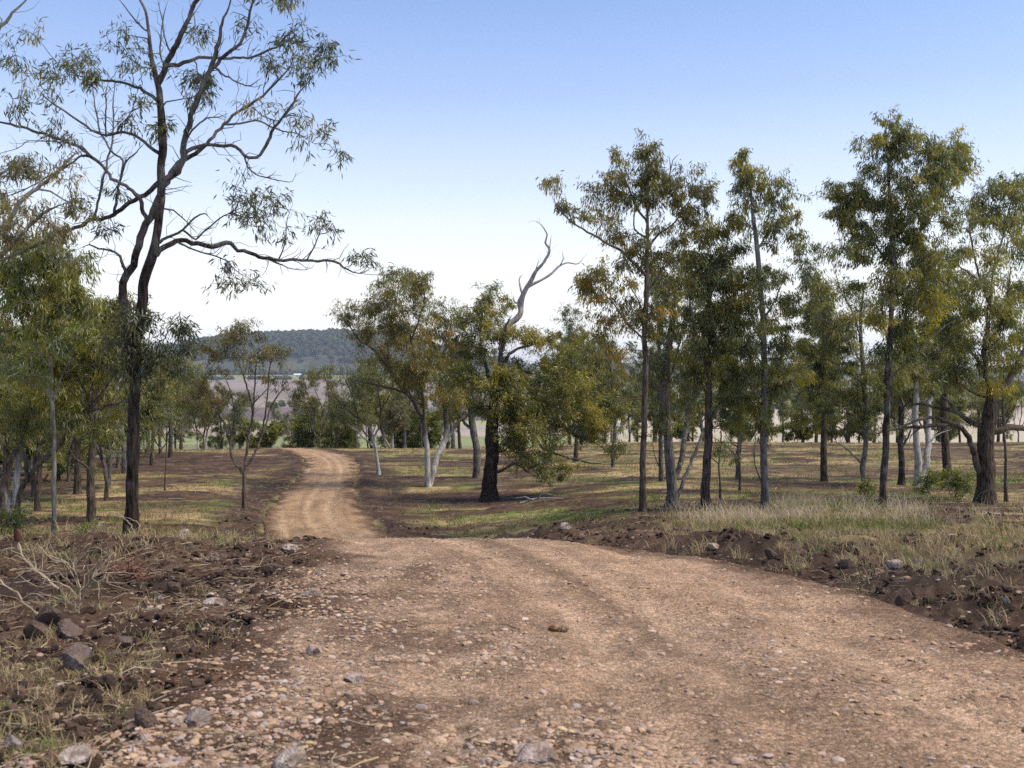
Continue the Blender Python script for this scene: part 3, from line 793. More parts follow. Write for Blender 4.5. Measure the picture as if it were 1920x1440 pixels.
            LT.append(np.clip(tint + r.normal(0, .10) + r.normal(0, .10, m_), 0, 1))
            LS.append(r.uniform(.65, 1.25, m_))
    M.build('trunk', BARK[bark], root)
    if MD.V:
        x = MD.build('dead_limb', BARK['dead'], root); x['label'] = 'bleached bare dead limb'
    if LP:
        LPc, LDc, LTc, LSc = map(np.concatenate, (LP, LD, LT, LS))
        leaf_mesh('crown', LPc, LDc, LSc * lsize[0], LSc * lsize[1], LTc, LEAF[leaf], root, r)
    return root
TREES = {}
# the dark furrowed gum beside the track, traced limb by limb
TREES['hero'] = build_tree('gum_tree', 'tall dark furrowed gum with sparse leaves standing on the soil bank left of the track', 'tree', (245, 1012), 17.5, [
    (31, 10, [(245, 1012), (247, 940), (249, 870), (252, 790), (253, 700), (259, 620), (268, 550), (274, 508), (290, 457), (299, 401), (303, 328), (304, 255), (301, 182), (297, 157), (284, 109), (279, 58), (272, 22), (258, -12), (250, -60)]),
    (20, 7, [(252, 700), (243, 640), (233, 580), (236, 528), (244, 505), (256, 470), (266, 435), (279, 402), (292, 375), (306, 345), (316, 335), (332, 325), (343, 306), (344, 273), (350, 245), (359, 215), (375, 179), (394, 131), (408, 91), (417, 44), (428, 15), (445, -40)]),
    (14, 7, [(299, 160), (308, 135), (317, 109), (330, 85), (345, 52), (356, 25), (372, -5), (380, -40)]),
    (9, 3, [(394, 131), (415, 112), (434, 95), (456, 69), (470, 22), (482, -20)]),
    (10, 3, [(309, 342), (328, 312), (365, 288), (394, 262), (419, 233), (456, 204), (492, 179), (520, 152), (546, 120), (556, 95)]),
    (9, 4, [(330, 318), (350, 286), (386, 274), (420, 273), (441, 275), (456, 291), (478, 296), (499, 275), (512, 250), (523, 228), (545, 200), (570, 165), (590, 140)]),
    (4, 1.2, [(458, 293), (464, 312), (480, 328), (500, 333), (525, 341)]),
    (3, 1.0, [(495, 331), (520, 338), (548, 341), (556, 320)]),
    (13, 4, [(290, 474), (300, 470), (321, 457), (350, 452), (394, 458), (430, 458), (446, 470), (478, 478), (515, 488), (576, 488), (627, 492), (650, 505), (672, 512), (700, 500)]),
    (7, 2, [(299, 456), (314, 447), (343, 430), (365, 410), (385, 401), (400, 415)]),
    (5, 2, [(343, 430), (365, 448), (385, 430), (420, 405), (455, 398)]),
    (4, 1.5, [(306, 385), (325, 395), (350, 418), (372, 440)]),
    (5, 1.5, [(335, 462), (365, 468), (395, 478), (420, 488), (445, 510), (470, 525)]),
    (4, 1.5, [(518, 488), (535, 455), (537, 420), (545, 390)]),
    (4, 1.5, [(580, 486), (598, 445), (605, 415)]),
    (4, 1.2, [(497, 489), (540, 502), (575, 506), (590, 498)]),
    (9, 3, [(318, 130), (335, 120), (365, 112), (401, 109), (440, 109), (474, 106), (500, 96), (522, 86), (545, 60), (570, 45)]),
    (5, 2, [(410, 130), (430, 145), (450, 158), (470, 160), (490, 145)]),
    (5, 2, [(344, 270), (360, 245), (380, 225), (400, 218), (425, 225)]),
    (5, 2, [(419, 235), (450, 232), (480, 226), (505, 235), (530, 245), (560, 250), (590, 270)]),
    (11, 5, [(306, 342), (290, 348), (262, 368), (226, 394), (204, 405), (157, 419), (109, 441), (66, 459), (22, 480), (-40, 500)]),
    (9, 4, [(270, 412), (268, 398), (260, 372), (240, 355), (219, 341), (193, 312), (174, 295), (157, 283), (120, 262), (73, 248), (30, 237), (-10, 226), (-50, 215)]),
    (8, 3, [(303, 292), (290, 280), (272, 266), (252, 254), (230, 249), (210, 252), (190, 252), (170, 242), (153, 230), (120, 208), (90, 188), (70, 165)]),
    (8, 3, [(300, 195), (284, 184), (266, 168), (245, 160), (226, 156), (182, 148), (150, 142), (125, 130)]),
    (6, 3, [(210, 400), (216, 380), (226, 345), (230, 318), (228, 302), (212, 285), (200, 268), (190, 252), (180, 215), (176, 185), (172, 160)]),
    (5, 2.5, [(230, 330), (236, 305), (250, 290), (268, 272)]),
    (6, 3, [(182, 385), (188, 360), (198, 320), (203, 295), (208, 270), (212, 240), (212, 200), (216, 150)]),
    (4, 2, [(196, 252), (198, 220), (199, 180), (204, 150)]),
    (4, 1.5, [(215, 250), (232, 228), (246, 210), (255, 185)]),
    (8, 3, [(236, 530), (237, 508), (225, 482), (205, 470), (185, 465), (168, 458), (155, 464)]),
    (5, 1.5, [(172, 290), (150, 292), (130, 310), (85, 335), (40, 358), (-20, 380)]),
    (3, 1, [(130, 262), (100, 265), (55, 264), (40, 275), (0, 287), (-30, 300)]),
    (5, 2, [(297, 157), (307, 130), (300, 90), (305, 40), (315, 0)]),
    (4, 1.5, [(279, 60), (255, 40), (232, 10), (215, -10)]),
    (4, 1.5, [(345, 60), (362, 55), (364, 30), (355, 10)]),
    (4, 1.5, [(320, 105), (308, 70), (302, 30), (296, 0)]),
    (3, 1, [(258, 700), (285, 680), (310, 660), (335, 635), (352, 625)]),
], [
    (42, 70, 38, 34, .8), (30, 110, 35, 35, .8), (110, 120, 55, 30, 1.0), (150, 130, 40, 36, 1.2), (125, 180, 28, 35, .8), (215, 80, 28, 30, .8), (240, 115, 28, 34, .8), (15, 175, 25, 35, .5), (60, 215, 40, 25, .35),
    (105, 262, 32, 24, .9), (270, 225, 35, 32, .9), (302, 230, 14, 45, .9), (385, 82, 26, 28, 1.0), (365, 160, 32, 26, 1.1), (395, 170, 22, 26, .8), (345, 190, 20, 18, .6), (540, 42, 48, 26, .9), (572, 35, 22, 18, .9), (590, 105, 42, 28, .9),
    (535, 140, 45, 32, .9), (590, 165, 32, 38, 1.0), (560, 240, 42, 30, .7), (600, 265, 36, 26, .8), (620, 300, 28, 24, .7), (640, 128, 14, 22, 1.4), (470, 95, 30, 18, .6), (500, 215, 22, 20, .7),
    (455, 395, 50, 34, .8), (470, 425, 42, 24, .9), (425, 365, 34, 20, .5), (545, 385, 38, 26, .8), (540, 425, 35, 26, .6), (604, 415, 28, 26, .7), (435, 500, 38, 18, .5), (470, 527, 26, 14, .6), (430, 545, 14, 14, .4),
    (690, 490, 44, 22, .8), (645, 480, 22, 20, .7), (742, 497, 13, 10, 1.3), (215, 360, 16, 40, .5), (180, 400, 20, 30, .5), (190, 440, 30, 24, .4),
    (252, 640, 24, 60, 2.6), (266, 690, 28, 40, 2.8), (240, 590, 16, 44, 1.8), (275, 590, 14, 34, 1.2), (215, 650, 30, 40, 1.6), (320, 630, 38, 34, 1.5), (345, 640, 28, 24, 1.5), (330, 680, 40, 30, 1.3), (245, 745, 22, 22, .8)],
    leaf='dusky', bark='iron', seed=3, dens=1.05, lsize=(0.125, 0.026), lpt=7, sub=0.31, twigs=1.5, droop=.75, sides=18, flare=.35, rough=.16, bend=.8)

# trees crowding the left edge
TREES['edge'] = build_tree('gum_tree', 'gum leaning in from beyond the frame, pale limbs and brownish sparse leaves, left edge', 'tree', (-75, 1010), 15.0, [
    (30, 22, [(-75, 1010), (-80, 880), (-70, 740), (-60, 620), (-50, 540), (-40, 480)]),
    (16, 6, [(-45, 500), (-20, 450), (0, 430), (40, 375), (80, 348), (110, 320), (140, 290), (155, 282)]),
    (12, 5, [(-50, 530), (-10, 490), (20, 465), (60, 420), (90, 395), (125, 380)]),
    (12, 6, [(-50, 500), (-60, 300), (-40, 140), (-10, 65), (25, 25), (45, 5), (70, -25)]),
    (8, 3, [(-20, 460), (10, 440), (8, 400), (0, 350), (-10, 300)]),
], [(30, 340, 60, 50, .9), (80, 400, 60, 40, 1.0), (10, 420, 60, 50, 1.0), (120, 420, 55, 40, 1.0), (40, 310, 60, 30, .5), (100, 350, 40, 40, .6), (60, 465, 70, 30, 1.0), (155, 455, 45, 40, .8), (90, 10, 25, 14, .5), (140, 390, 35, 25, .6)],
    leaf='brown', bark='grey', seed=12, lsize=(0.11, 0.024), lpt=10, dens=.95, sub=.30, twigs=1.4, rough=.1)
TREES['bright'] = build_tree('gum_tree', 'young gum with thin grey trunk and dense yellow green crown, left of the dark gum', 'tree', (99, 1005), 19.5, [
    (11, 7, [(99, 1005), (101, 930), (102, 860), (98, 780), (94, 700), (92, 620), (88, 550)]),
    (5, 2, [(97, 760), (120, 700), (145, 640), (170, 590)]), (5, 2, [(94, 690), (60, 640), (35, 590), (20, 540)]), (4, 2, [(90, 620), (110, 560), (125, 520)]),
    (4, 1.5, [(96, 740), (60, 720), (25, 700), (-5, 690)]),
], [(55, 500, 60, 40, 1.6), (110, 520, 60, 40, 1.6), (20, 540, 50, 45, 1.5), (75, 560, 65, 40, 1.3), (140, 575, 45, 45, 1.0), (35, 610, 60, 40, .7), (110, 620, 55, 40, .7), (170, 620, 30, 40, .6), (60, 465, 55, 22, 1.6), (130, 490, 40, 25, 1.4), (70, 680, 60, 45, .4), (20, 720, 50, 50, .4)],
    leaf='bright', bark='grey', seed=13, lsize=(0.115, 0.025), lpt=22, sub=.36, dens=1.3)
TREES['bent'] = build_tree('gum_tree', 'crooked gum with dark stem bending right behind the thin grey trunk', 'tree', (31, 978), 21.5, [
    (13, 10, [(31, 978), (33, 945), (42, 915), (56, 890), (82, 862), (108, 838), (135, 800), (165, 768), (190, 740), (215, 700)]),
    (9, 4, [(50, 900), (47, 860), (40, 820), (55, 780), (70, 730)]), (9, 5, [(160, 772), (200, 760), (235, 752), (265, 740)]),
    (8, 5, [(175, 760), (160, 735), (152, 715), (130, 690), (105, 660), (80, 640)]), (5, 2, [(155, 725), (175, 705), (190, 680), (205, 650)]), (4, 2, [(160, 760), (180, 765), (225, 762)]), (4, 2, [(215, 700), (240, 680), (222, 640)]),
    (4, 2, [(168, 745), (175, 722), (195, 722), (218, 725)]), (4, 2, [(47, 860), (20, 815), (-5, 790)]),
], [(150, 640, 70, 45, 1.1), (90, 660, 60, 40, 1.1), (200, 640, 40, 40, 1.1), (190, 690, 45, 30, 1.0), (120, 720, 70, 40, .9), (40, 770, 55, 50, .9), (110, 780, 60, 40, .6), (225, 600, 25, 40, .9), (205, 560, 30, 30, .8), (30, 690, 50, 40, .9), (200, 800, 40, 30, .4)],
    leaf='olive', bark='brown', seed=14, lsize=(0.115, 0.026), lpt=22, sub=.36, dens=1.5)
TREES['bent2'] = build_tree('gum_tree', 'dark leaning gum with twisted stems at the very left edge', 'tree', (2, 962), 23.5, [
    (14, 10, [(2, 962), (4, 925), (10, 890), (24, 855), (42, 825), (52, 790), (66, 770), (90, 740)]), (8, 4, [(20, 862), (5, 820), (0, 780), (-20, 740)]), (6, 3, [(50, 800), (40, 760), (38, 720), (30, 680)]), (5, 2, [(10, 890), (-20, 860), (-40, 830)]),
], [(-10, 720, 50, 50, 1.2), (50, 700, 50, 50, 1.2), (90, 720, 45, 40, 1.0), (0, 640, 60, 50, 1.2), (10, 790, 50, 40, .9), (60, 800, 40, 30, .5)],
    leaf='grey', bark='brown', seed=15, lsize=(0.12, 0.027), lpt=24, sub=.40, dens=1.5)
TREES['mid_a'] = build_tree('gum_tree', 'straight brown gum on the dark soil patch, olive crown, left of the dark gum', 'tree', (146, 915), 41.0, [
    (15, 11, [(146, 915), (146, 860), (143, 800), (140, 740), (146, 680)]), (6, 3, [(143, 790), (170, 740), (190, 690)]), (6, 3, [(141, 760), (110, 700), (90, 650)]), (5, 2, [(146, 850), (175, 830), (200, 800)]),
], [(140, 660, 70, 45, 1.0), (80, 690, 60, 50, 1.0), (190, 690, 50, 50, 1.0), (150, 740, 70, 40, 1.0), (210, 760, 40, 40, .8), (90, 770, 60, 40, .8)],
    leaf='olive', bark='brown', seed=16, lsize=(0.15, 0.036), lpt=22, sub=.55, dens=1.0)
TREES['slim_left'] = build_tree('gum_tree', 'slender dark gum just left of the furrowed trunk, on the reddish soil', 'tree', (221, 882), 56.0, [
    (7, 5, [(221, 882), (222, 850), (221, 810), (223, 760), (220, 700)]), (3, 2, [(222, 800), (205, 770), (195, 730)]),
], [(215, 700, 50, 40, 1.0), (225, 760, 40, 35, 1.0), (190, 740, 40, 30, .9), (240, 640, 40, 40, .8)], leaf='grey', bark='brown', seed=17, lsize=(0.17, 0.042), lpt=22, sub=.6)
TREES['stub_left'] = build_tree('gum_tree', 'short thick dark trunk right of the furrowed gum, on the skyline', 'tree', (276, 851), 72.0, [
    (9, 7, [(276, 851), (277, 825), (275, 790), (272, 750), (278, 700)]), (3, 2, [(276, 800), (300, 770), (320, 730)]), (3, 2, [(274, 780), (255, 750)]),
], [(285, 740, 50, 40, 1.0), (320, 760, 40, 40, .9), (250, 760, 40, 30, .8), (300, 690, 50, 40, .9)], leaf='olive', bark='iron', seed=18, lsize=(0.19, 0.05), lpt=24, sub=.7)
TREES['sapling_l'] = build_tree('sapling', 'thin leafless-stemmed sapling on reddish soil between dark gum and airy gum', 'tree', (309, 908), 42.5, [
    (4, 2.5, [(309, 908), (311, 870), (312, 830), (314, 780)]), (2, 1, [(312, 830), (298, 800), (290, 780)])], [(312, 770, 30, 40, .8), (300, 810, 22, 20, .5)], leaf='grey', bark='brown', seed=19, lsize=(0.15, 0.035), lpt=14, sub=.5)
TREES['airy'] = build_tree('gum_tree', 'airy many-stemmed gum with brownish crown, left of the far bend', 'tree', (459, 945), 36.5, [
    (9, 7, [(459, 945), (458, 915), (457, 885), (462, 872)]),
    (6, 2.5, [(457, 888), (437, 860), (432, 830), (418, 790), (402, 765), (388, 735), (375, 710)]), (6, 2.5, [(460, 875), (466, 835), (470, 800), (472, 760), (455, 700), (440, 660)]),
    (6, 2.5, [(461, 872), (480, 845), (497, 800), (507, 765), (525, 735), (548, 715)]), (5, 2, [(470, 800), (476, 740), (480, 690), (486, 650)]), (5, 2, [(490, 815), (500, 760), (505, 700), (512, 660), (520, 640)]),
    (4, 1.5, [(432, 830), (440, 780), (430, 730), (412, 690)]), (3, 1.5, [(472, 760), (495, 735), (510, 720)]), (3, 1.2, [(418, 790), (390, 790), (360, 775)]), (3, 1.5, [(466, 835), (450, 790), (450, 750)]),
], [(440, 630, 40, 22, .9), (475, 625, 34, 18, .9), (400, 645, 34, 22, .8), (515, 650, 28, 24, .9), (490, 665, 36, 22, .7), (430, 670, 40, 20, .5), (540, 730, 22, 20, .9), (505, 710, 30, 18, .5), (390, 700, 34, 22, .6), (365, 760, 30, 24, .6), (440, 730, 40, 20, .35), (400, 760, 36, 24, .5), (355, 720, 25, 25, .6)],
    leaf='brown', bark='brown', seed=20, lsize=(0.135, 0.030), lpt=14, sub=.42, dens=1.5, bend=.5, twigs=1.2)
def low(cx, r0, r1, n, w, seed, amt=.38):
    q = random.Random(seed)
    return [(cx + q.uniform(-w, w), r0 + (r1 - r0) * (i + q.random()) / n, q.uniform(18, 34), q.uniform(14, 24), amt * q.uniform(.6, 1.3)) for i in range(n)]
# trees right of the bend
TREES['white_small'] = build_tree('gum_tree', 'small white-stemmed gum nearest the right side of the far bend', 'tree', (711, 890), 53.0, [
    (8, 6, [(711, 890), (707, 860), (704, 835), (702, 818)]), (5, 2.5, [(703, 822), (690, 800), (672, 785), (655, 770), (640, 748)]), (5, 2, [(703, 820), (712, 795), (714, 765), (708, 730), (716, 690)]),
    (4, 2, [(702, 838), (690, 828), (674, 812), (650, 795), (628, 780)]), (3, 1.5, [(672, 785), (660, 740), (640, 700)]), (3, 1.5, [(713, 770), (735, 730), (740, 700)]), (3, 1.2, [(655, 770), (625, 740), (605, 700)]),
], [(680, 700, 40, 36, .8), (720, 690, 34, 40, .8), (650, 730, 40, 32, .7), (700, 750, 36, 28, .7), (640, 770, 34, 22, .6), (610, 700, 26, 30, .4), (740, 740, 22, 24, .7)],
    leaf='grey', bark='white', seed=30, lsize=(0.16, 0.038), lpt=18, sub=.55)
TREES['twin'] = build_tree('gum_tree', 'twin-stemmed gum with white trunks and wide rusty olive crown, right of the bend', 'tree', (806, 887), 47.0, [
    (13, 9, [(803, 887), (801, 862), (799, 830), (795, 795), (786, 770), (765, 738), (742, 712), (728, 680), (712, 650)]),
    (15, 9, [(812, 887), (818, 862), (830, 835), (838, 805), (835, 770), (828, 730), (822, 690), (815, 650)]),
    (9, 5, [(832, 828), (850, 805), (868, 785), (885, 770), (893, 740)]), (6, 3, [(770, 745), (740, 730), (705, 722), (670, 714)]), (6, 2.5, [(742, 712), (720, 680), (700, 655), (675, 640), (658, 615), (645, 585), (638, 570)]),
    (6, 3, [(795, 795), (792, 740), (780, 690), (770, 640), (765, 590)]), (5, 2.5, [(728, 680), (728, 640), (735, 600), (745, 560)]), (5, 2.5, [(822, 690), (835, 650), (845, 610), (850, 580)]), (4, 2, [(765, 640), (785, 600), (795, 560), (790, 530)]), (4, 2, [(815, 650), (800, 610), (810, 580)]),
], [(735, 555, 40, 28, 1.2), (770, 545, 34, 30, 1.2), (790, 535, 22, 22, 1.0), (700, 590, 34, 22, 1.0), (655, 590, 26, 24, .9), (690, 575, 20, 14, .8), (760, 600, 60, 34, 1.3), (720, 630, 60, 30, 1.3), (800, 620, 40, 32, 1.2), (780, 660, 55, 28, 1.1), (720, 670, 40, 22, .9), (840, 590, 30, 28, 1.0), (860, 640, 36, 30, 1.0), (830, 680, 40, 26, 1.0), (800, 720, 55, 28, 1.2), (840, 745, 40, 26, 1.2), (770, 700, 30, 18, .7), (820, 570, 20, 16, .8)],
    leaf='rust', bark='white', seed=31, lsize=(0.15, 0.036), lpt=24, sub=.5, dens=1.15)
TREES['dark_clump'] = build_tree('gum_tree', 'stunted dark gum with hanging brown clump of leaves behind the white stems', 'tree', (757, 828), 80.0, [
    (11, 8, [(757, 828), (758, 800), (757, 775), (752, 750)]), (4, 2, [(757, 780), (740, 765), (730, 770)]), (3, 2, [(755, 760), (770, 740), (780, 730)])],
    [(748, 790, 20, 24, 2.2), (738, 785, 12, 18, 2.0), (760, 765, 22, 14, 1.6)], leaf='brown', bark='iron', seed=32, lsize=(0.18, 0.05), lpt=26, sub=.6)
TREES['big_rough'] = build_tree('gum_tree', 'thick rough-barked old gum with dead white limb and crown drooping low to the right', 'tree', (918, 922), 41.0, [
    (33, 20, [(918, 922), (919, 890), (922, 850), (922, 810), (926, 770), (930, 730), (936, 690), (941, 650)]),
    (10, 4, [(930, 735), (915, 700), (905, 660), (900, 620), (905, 580), (915, 550)]), (9, 3, [(936, 690), (960, 660), (985, 650), (1020, 640)]), (8, 3, [(938, 670), (945, 640), (950, 610), (960, 590)]),
    (14, 5, [(928, 745), (960, 740), (985, 765), (1020, 785), (1045, 792), (1075, 815), (1100, 822), (1130, 838)]), (8, 3, [(1020, 785), (1050, 800), (1090, 800), (1125, 812)]),
    (8, 3, [(922, 890), (940, 884), (955, 872), (968, 870), (985, 882), (1000, 892)]), (7, 3, [(985, 765), (1010, 830), (1040, 850), (1080, 862), (1110, 868), (1145, 872)]), (7, 3, [(930, 720), (975, 700), (1020, 700), (1060, 690), (1090, 680)]), (4, 2, [(930, 850), (945, 845), (955, 835)]),
    (16, 10, [(941, 655), (945, 625), (955, 608), (968, 598), (976, 585), (974, 565), (978, 548)], 'dead'), (12, 6, [(976, 575), (982, 552), (995, 528), (1005, 510), (1020, 492), (1027, 480)], 'dead'), (6.5, 2, [(1020, 494), (1030, 470), (1022, 455), (1026, 440), (1018, 425), (1006, 415)], 'dead'),
    (7, 2, [(990, 537), (1010, 528), (1030, 515), (1048, 500), (1065, 493), (1085, 494), (1098, 478)], 'dead'), (6, 1.5, [(978, 550), (974, 530), (977, 515)], 'dead'), (5, 1.2, [(976, 572), (965, 565), (963, 552)], 'dead'), (3, 1, [(1050, 499), (1056, 485), (1054, 470)], 'dead'), (3, 1, [(1003, 512), (1008, 495), (1010, 485)], 'dead'), (3, 1, [(1022, 470), (1032, 455), (1034, 440)], 'dead')],
    [(930, 722, 40, 26, 1.2), (915, 768, 34, 22, .9), (950, 735, 30, 26, 1.0), (880, 762, 30, 22, .9), (925, 575, 36, 24, 1.3), (905, 600, 32, 30, 1.2), (935, 545, 22, 22, .8), (880, 630, 32, 30, 1.1), (950, 620, 40, 28, 1.3), (985, 630, 36, 24, 1.2), (1020, 640, 30, 22, 1.0), (900, 660, 36, 26, 1.2), (860, 700, 40, 28, 1.2), (890, 720, 30, 30, 1.1), (870, 590, 20, 18, .7),
     (960, 690, 36, 26, 1.2), (1000, 700, 42, 28, 1.3), (1050, 690, 42, 28, 1.1), (1040, 730, 60, 34, 1.5), (1100, 740, 50, 34, 1.4), (980, 770, 50, 36, 1.4), (1000, 810, 60, 34, 1.4), (960, 800, 24, 40, 1.2), (1080, 790, 60, 30, 1.2), (1130, 810, 36, 26, 1.2), (1000, 870, 50, 24, 1.2), (1050, 885, 34, 16, 1.0), (960, 850, 24, 30, .9), (1140, 770, 36, 30, 1.1), (1065, 650, 20, 20, .9), (1150, 845, 24, 18, .7)],
    leaf='olive', bark='iron', seed=33, lsize=(0.15, 0.034), lpt=26, sub=.48, dens=1.1, rough=.15, sides=14, droop=.5)
TREES['grey_behind'] = build_tree('gum_tree', 'grey trunked gum standing just behind the thick rough-barked gum', 'tree', (895, 882), 51.0, [
    (17, 13, [(895, 882), (894, 850), (889, 815), (885, 790), (884, 760), (888, 720)]), (8, 4, [(887, 805), (875, 798), (862, 780), (850, 750)]), (6, 3, [(886, 790), (900, 750), (905, 700)])],
    [(870, 735, 36, 30, 1.0), (895, 700, 34, 30, 1.0), (850, 760, 28, 24, .9), (880, 670, 36, 28, .9)], leaf='olive', bark='grey', seed=34, lsize=(0.16, 0.038), lpt=22, sub=.5)

# the group at the right of the track
TREES['tall_slim'] = build_tree('gum_tree', 'tall slim gum nearest the track, single straight brown trunk with high crown', 'tree', (1206, 968), 28.5, [
    (15, 9, [(1206, 968), (1205, 900), (1207, 830), (1209, 760), (1210, 690), (1209, 620), (1212, 540), (1213, 470), (1215, 410), (1212, 370), (1205, 330)]),
    (7, 2.5, [(1210, 520), (1190, 495), (1165, 472), (1130, 452), (1110, 440), (1085, 425), (1062, 408), (1045, 385), (1032, 360)]), (6, 2.5, [(1213, 470), (1235, 440), (1262, 420), (1285, 390)]), (6, 2.5, [(1215, 420), (1195, 390), (1175, 345), (1160, 310)]),
    (5, 2, [(1212, 545), (1240, 510), (1270, 480), (1290, 440)]), (5, 2, [(1209, 640), (1180, 610), (1150, 570), (1120, 540)]), (5, 2, [(1213, 450), (1190, 430), (1190, 400), (1200, 370)]), (4, 2, [(1210, 610), (1195, 560), (1175, 530)]), (3, 1.2, [(1208, 745), (1185, 748), (1162, 756), (1140, 742)]),
    (3, 1, [(1255, 330), (1262, 300), (1275, 288)]), (3, 1, [(1230, 320), (1236, 290), (1240, 278)]), (3, 1, [(1257, 318), (1254, 290)])],
    [(1203, 280, 22, 18, 1.3), (1210, 300, 20, 18, 1.1), (1155, 285, 12, 14, .9), (1130, 330, 24, 28, 1.0), (1165, 320, 26, 26, .9), (1200, 330, 30, 26, 1.1), (1240, 345, 40, 24, 1.4), (1280, 350, 34, 30, 1.3), (1300, 380, 34, 30, 1.0), (1325, 362, 20, 18, 1.0), (1170, 370, 40, 24, 1.1), (1230, 370, 50, 22, 1.2), (1110, 400, 24, 18, .7), (1290, 400, 28, 26, .9),
     (1033, 358, 10, 18, .9), (1050, 392, 16, 14, .8), (1080, 405, 16, 14, .7), (1100, 420, 22, 14, .7), (1140, 430, 26, 20, .7), (1195, 450, 40, 28, .7), (1250, 450, 40, 26, .9), (1170, 485, 36, 22, .9), (1240, 500, 40, 30, .9), (1115, 515, 34, 24, 1.1), (1090, 535, 26, 20, 1.0), (1140, 550, 40, 26, 1.1), (1170, 590, 40, 28, 1.0), (1125, 600, 28, 22, .7), (1240, 560, 36, 30, .8)] + low(1190, 540, 720, 8, 60, 1),
    leaf='rust', bark='brown', seed=40, lsize=(0.13, 0.032), lpt=22, sub=.42, dens=1.1)
TREES['three_stem'] = build_tree('gum_tree', 'gum forking low into three stems, right of the tall slim trunk', 'tree', (1258, 948), 31.5, [
    (23, 13, [(1258, 948), (1259, 915), (1257, 870), (1252, 820), (1248, 770), (1247, 720), (1252, 660), (1262, 590), (1268, 520)]),
    (13, 6, [(1262, 905), (1272, 880), (1280, 845), (1287, 800), (1291, 760), (1298, 700), (1300, 640), (1306, 570)]), (10, 5, [(1266, 935), (1280, 905), (1296, 865), (1310, 835), (1322, 800), (1345, 770)]),
    (7, 3, [(1250, 780), (1235, 740), (1222, 700), (1216, 650)]), (6, 3, [(1248, 740), (1262, 690), (1275, 640), (1285, 590)]), (5, 2, [(1250, 730), (1228, 715), (1210, 690)]), (5, 2, [(1291, 760), (1312, 735), (1330, 720)])],
    [(1265, 500, 40, 32, 1.0), (1240, 540, 36, 28, .9), (1290, 545, 36, 30, 1.0), (1265, 590, 40, 30, .8), (1230, 620, 30, 30, .7), (1290, 630, 36, 32, .9), (1260, 680, 40, 32, .6), (1225, 690, 26, 28, .6), (1300, 690, 30, 30, .7), (1345, 760, 26, 22, .5)] + low(1275, 640, 800, 10, 60, 2),
    leaf='grey', bark='grey', seed=41, lsize=(0.13, 0.032), lpt=20, sub=.42, dens=1.0)
TREES['yellow'] = build_tree('gum_tree', 'gum with double grooved trunk and yellowish rounded crown, fourth stem right of the slim gum', 'tree', (1323, 958), 29.5, [
    (21, 12, [(1323, 958), (1323, 915), (1326, 860), (1330, 800), (1328, 740), (1326, 680), (1324, 620), (1330, 560), (1335, 510)]),
    (6, 3, [(1330, 790), (1345, 760), (1370, 740), (1390, 725)]), (6, 2.5, [(1327, 690), (1345, 640), (1362, 590), (1370, 540)]), (6, 2.5, [(1325, 670), (1305, 620), (1295, 570), (1300, 520)]), (5, 2, [(1328, 740), (1305, 710), (1290, 680)]), (4, 2, [(1330, 560), (1345, 510), (1350, 470)])],
    [(1335, 440, 34, 22, 1.5), (1370, 425, 30, 22, 1.3), (1325, 480, 46, 28, 1.6), (1370, 480, 36, 30, 1.5), (1345, 530, 56, 30, 1.6), (1310, 540, 34, 30, 1.3), (1380, 540, 34, 34, 1.4), (1340, 590, 56, 30, 1.5), (1305, 620, 36, 28, 1.2), (1370, 610, 36, 28, 1.2), (1330, 650, 50, 26, 1.1), (1340, 700, 46, 24, .9), (1385, 720, 26, 20, .7), (1300, 680, 28, 22, .8)] + low(1330, 680, 800, 9, 55, 3),
    leaf='olive', bark='brown', seed=42, lsize=(0.13, 0.032), lpt=24, sub=.42, dens=1.15)
TREES['peaked'] = build_tree('gum_tree', 'gum with pointed airy top rising above the yellowish crown, mottled grey trunk', 'tree', (1435, 952), 29.0, [
    (17, 9, [(1435, 952), (1434, 900), (1432, 840), (1434, 780), (1434, 710), (1432, 640), (1428, 570), (1422, 500), (1416, 440), (1410, 380), (1403, 320), (1397, 292)]),
    (5, 2, [(1418, 470), (1435, 445), (1450, 410), (1455, 375)]), (5, 2, [(1430, 600), (1455, 560), (1470, 520)]), (5, 2, [(1434, 720), (1450, 690), (1470, 660), (1485, 630)]), (5, 2, [(1433, 690), (1410, 660), (1392, 640)]), (5, 2, [(1432, 640), (1410, 600), (1400, 560)]), (4, 1.5, [(1416, 440), (1400, 415), (1385, 390)]), (3, 1.5, [(1450, 410), (1475, 415), (1492, 402)]), (4, 2, [(1434, 760), (1418, 730), (1395, 715)]), (4, 2, [(1434, 920), (1422, 890), (1414, 860), (1416, 820)])],
    [(1395, 300, 18, 14, .9), (1385, 325, 20, 14, .9), (1405, 340, 22, 20, 1.0), (1440, 350, 26, 22, 1.2), (1465, 365, 24, 22, 1.1), (1380, 370, 24, 20, .9), (1420, 385, 30, 18, .9), (1455, 400, 30, 22, 1.1), (1460, 430, 24, 20, .9), (1490, 405, 8, 10, 1.0), (1480, 455, 16, 16, .8), (1400, 420, 22, 16, .7), (1440, 465, 24, 18, .5),
     (1440, 520, 46, 28, 1.3), (1400, 560, 34, 26, 1.2), (1450, 570, 46, 30, 1.3), (1420, 620, 56, 28, 1.3), (1465, 630, 36, 30, 1.2), (1400, 660, 40, 26, 1.1), (1450, 680, 46, 26, 1.2), (1490, 640, 24, 24, .9), (1425, 730, 46, 24, .9), (1480, 710, 30, 24, .7), (1418, 800, 22, 30, .8)] + low(1440, 680, 800, 9, 60, 4),
    leaf='olive', bark='grey', seed=43, lsize=(0.13, 0.032), lpt=22, sub=.40, dens=1.1)
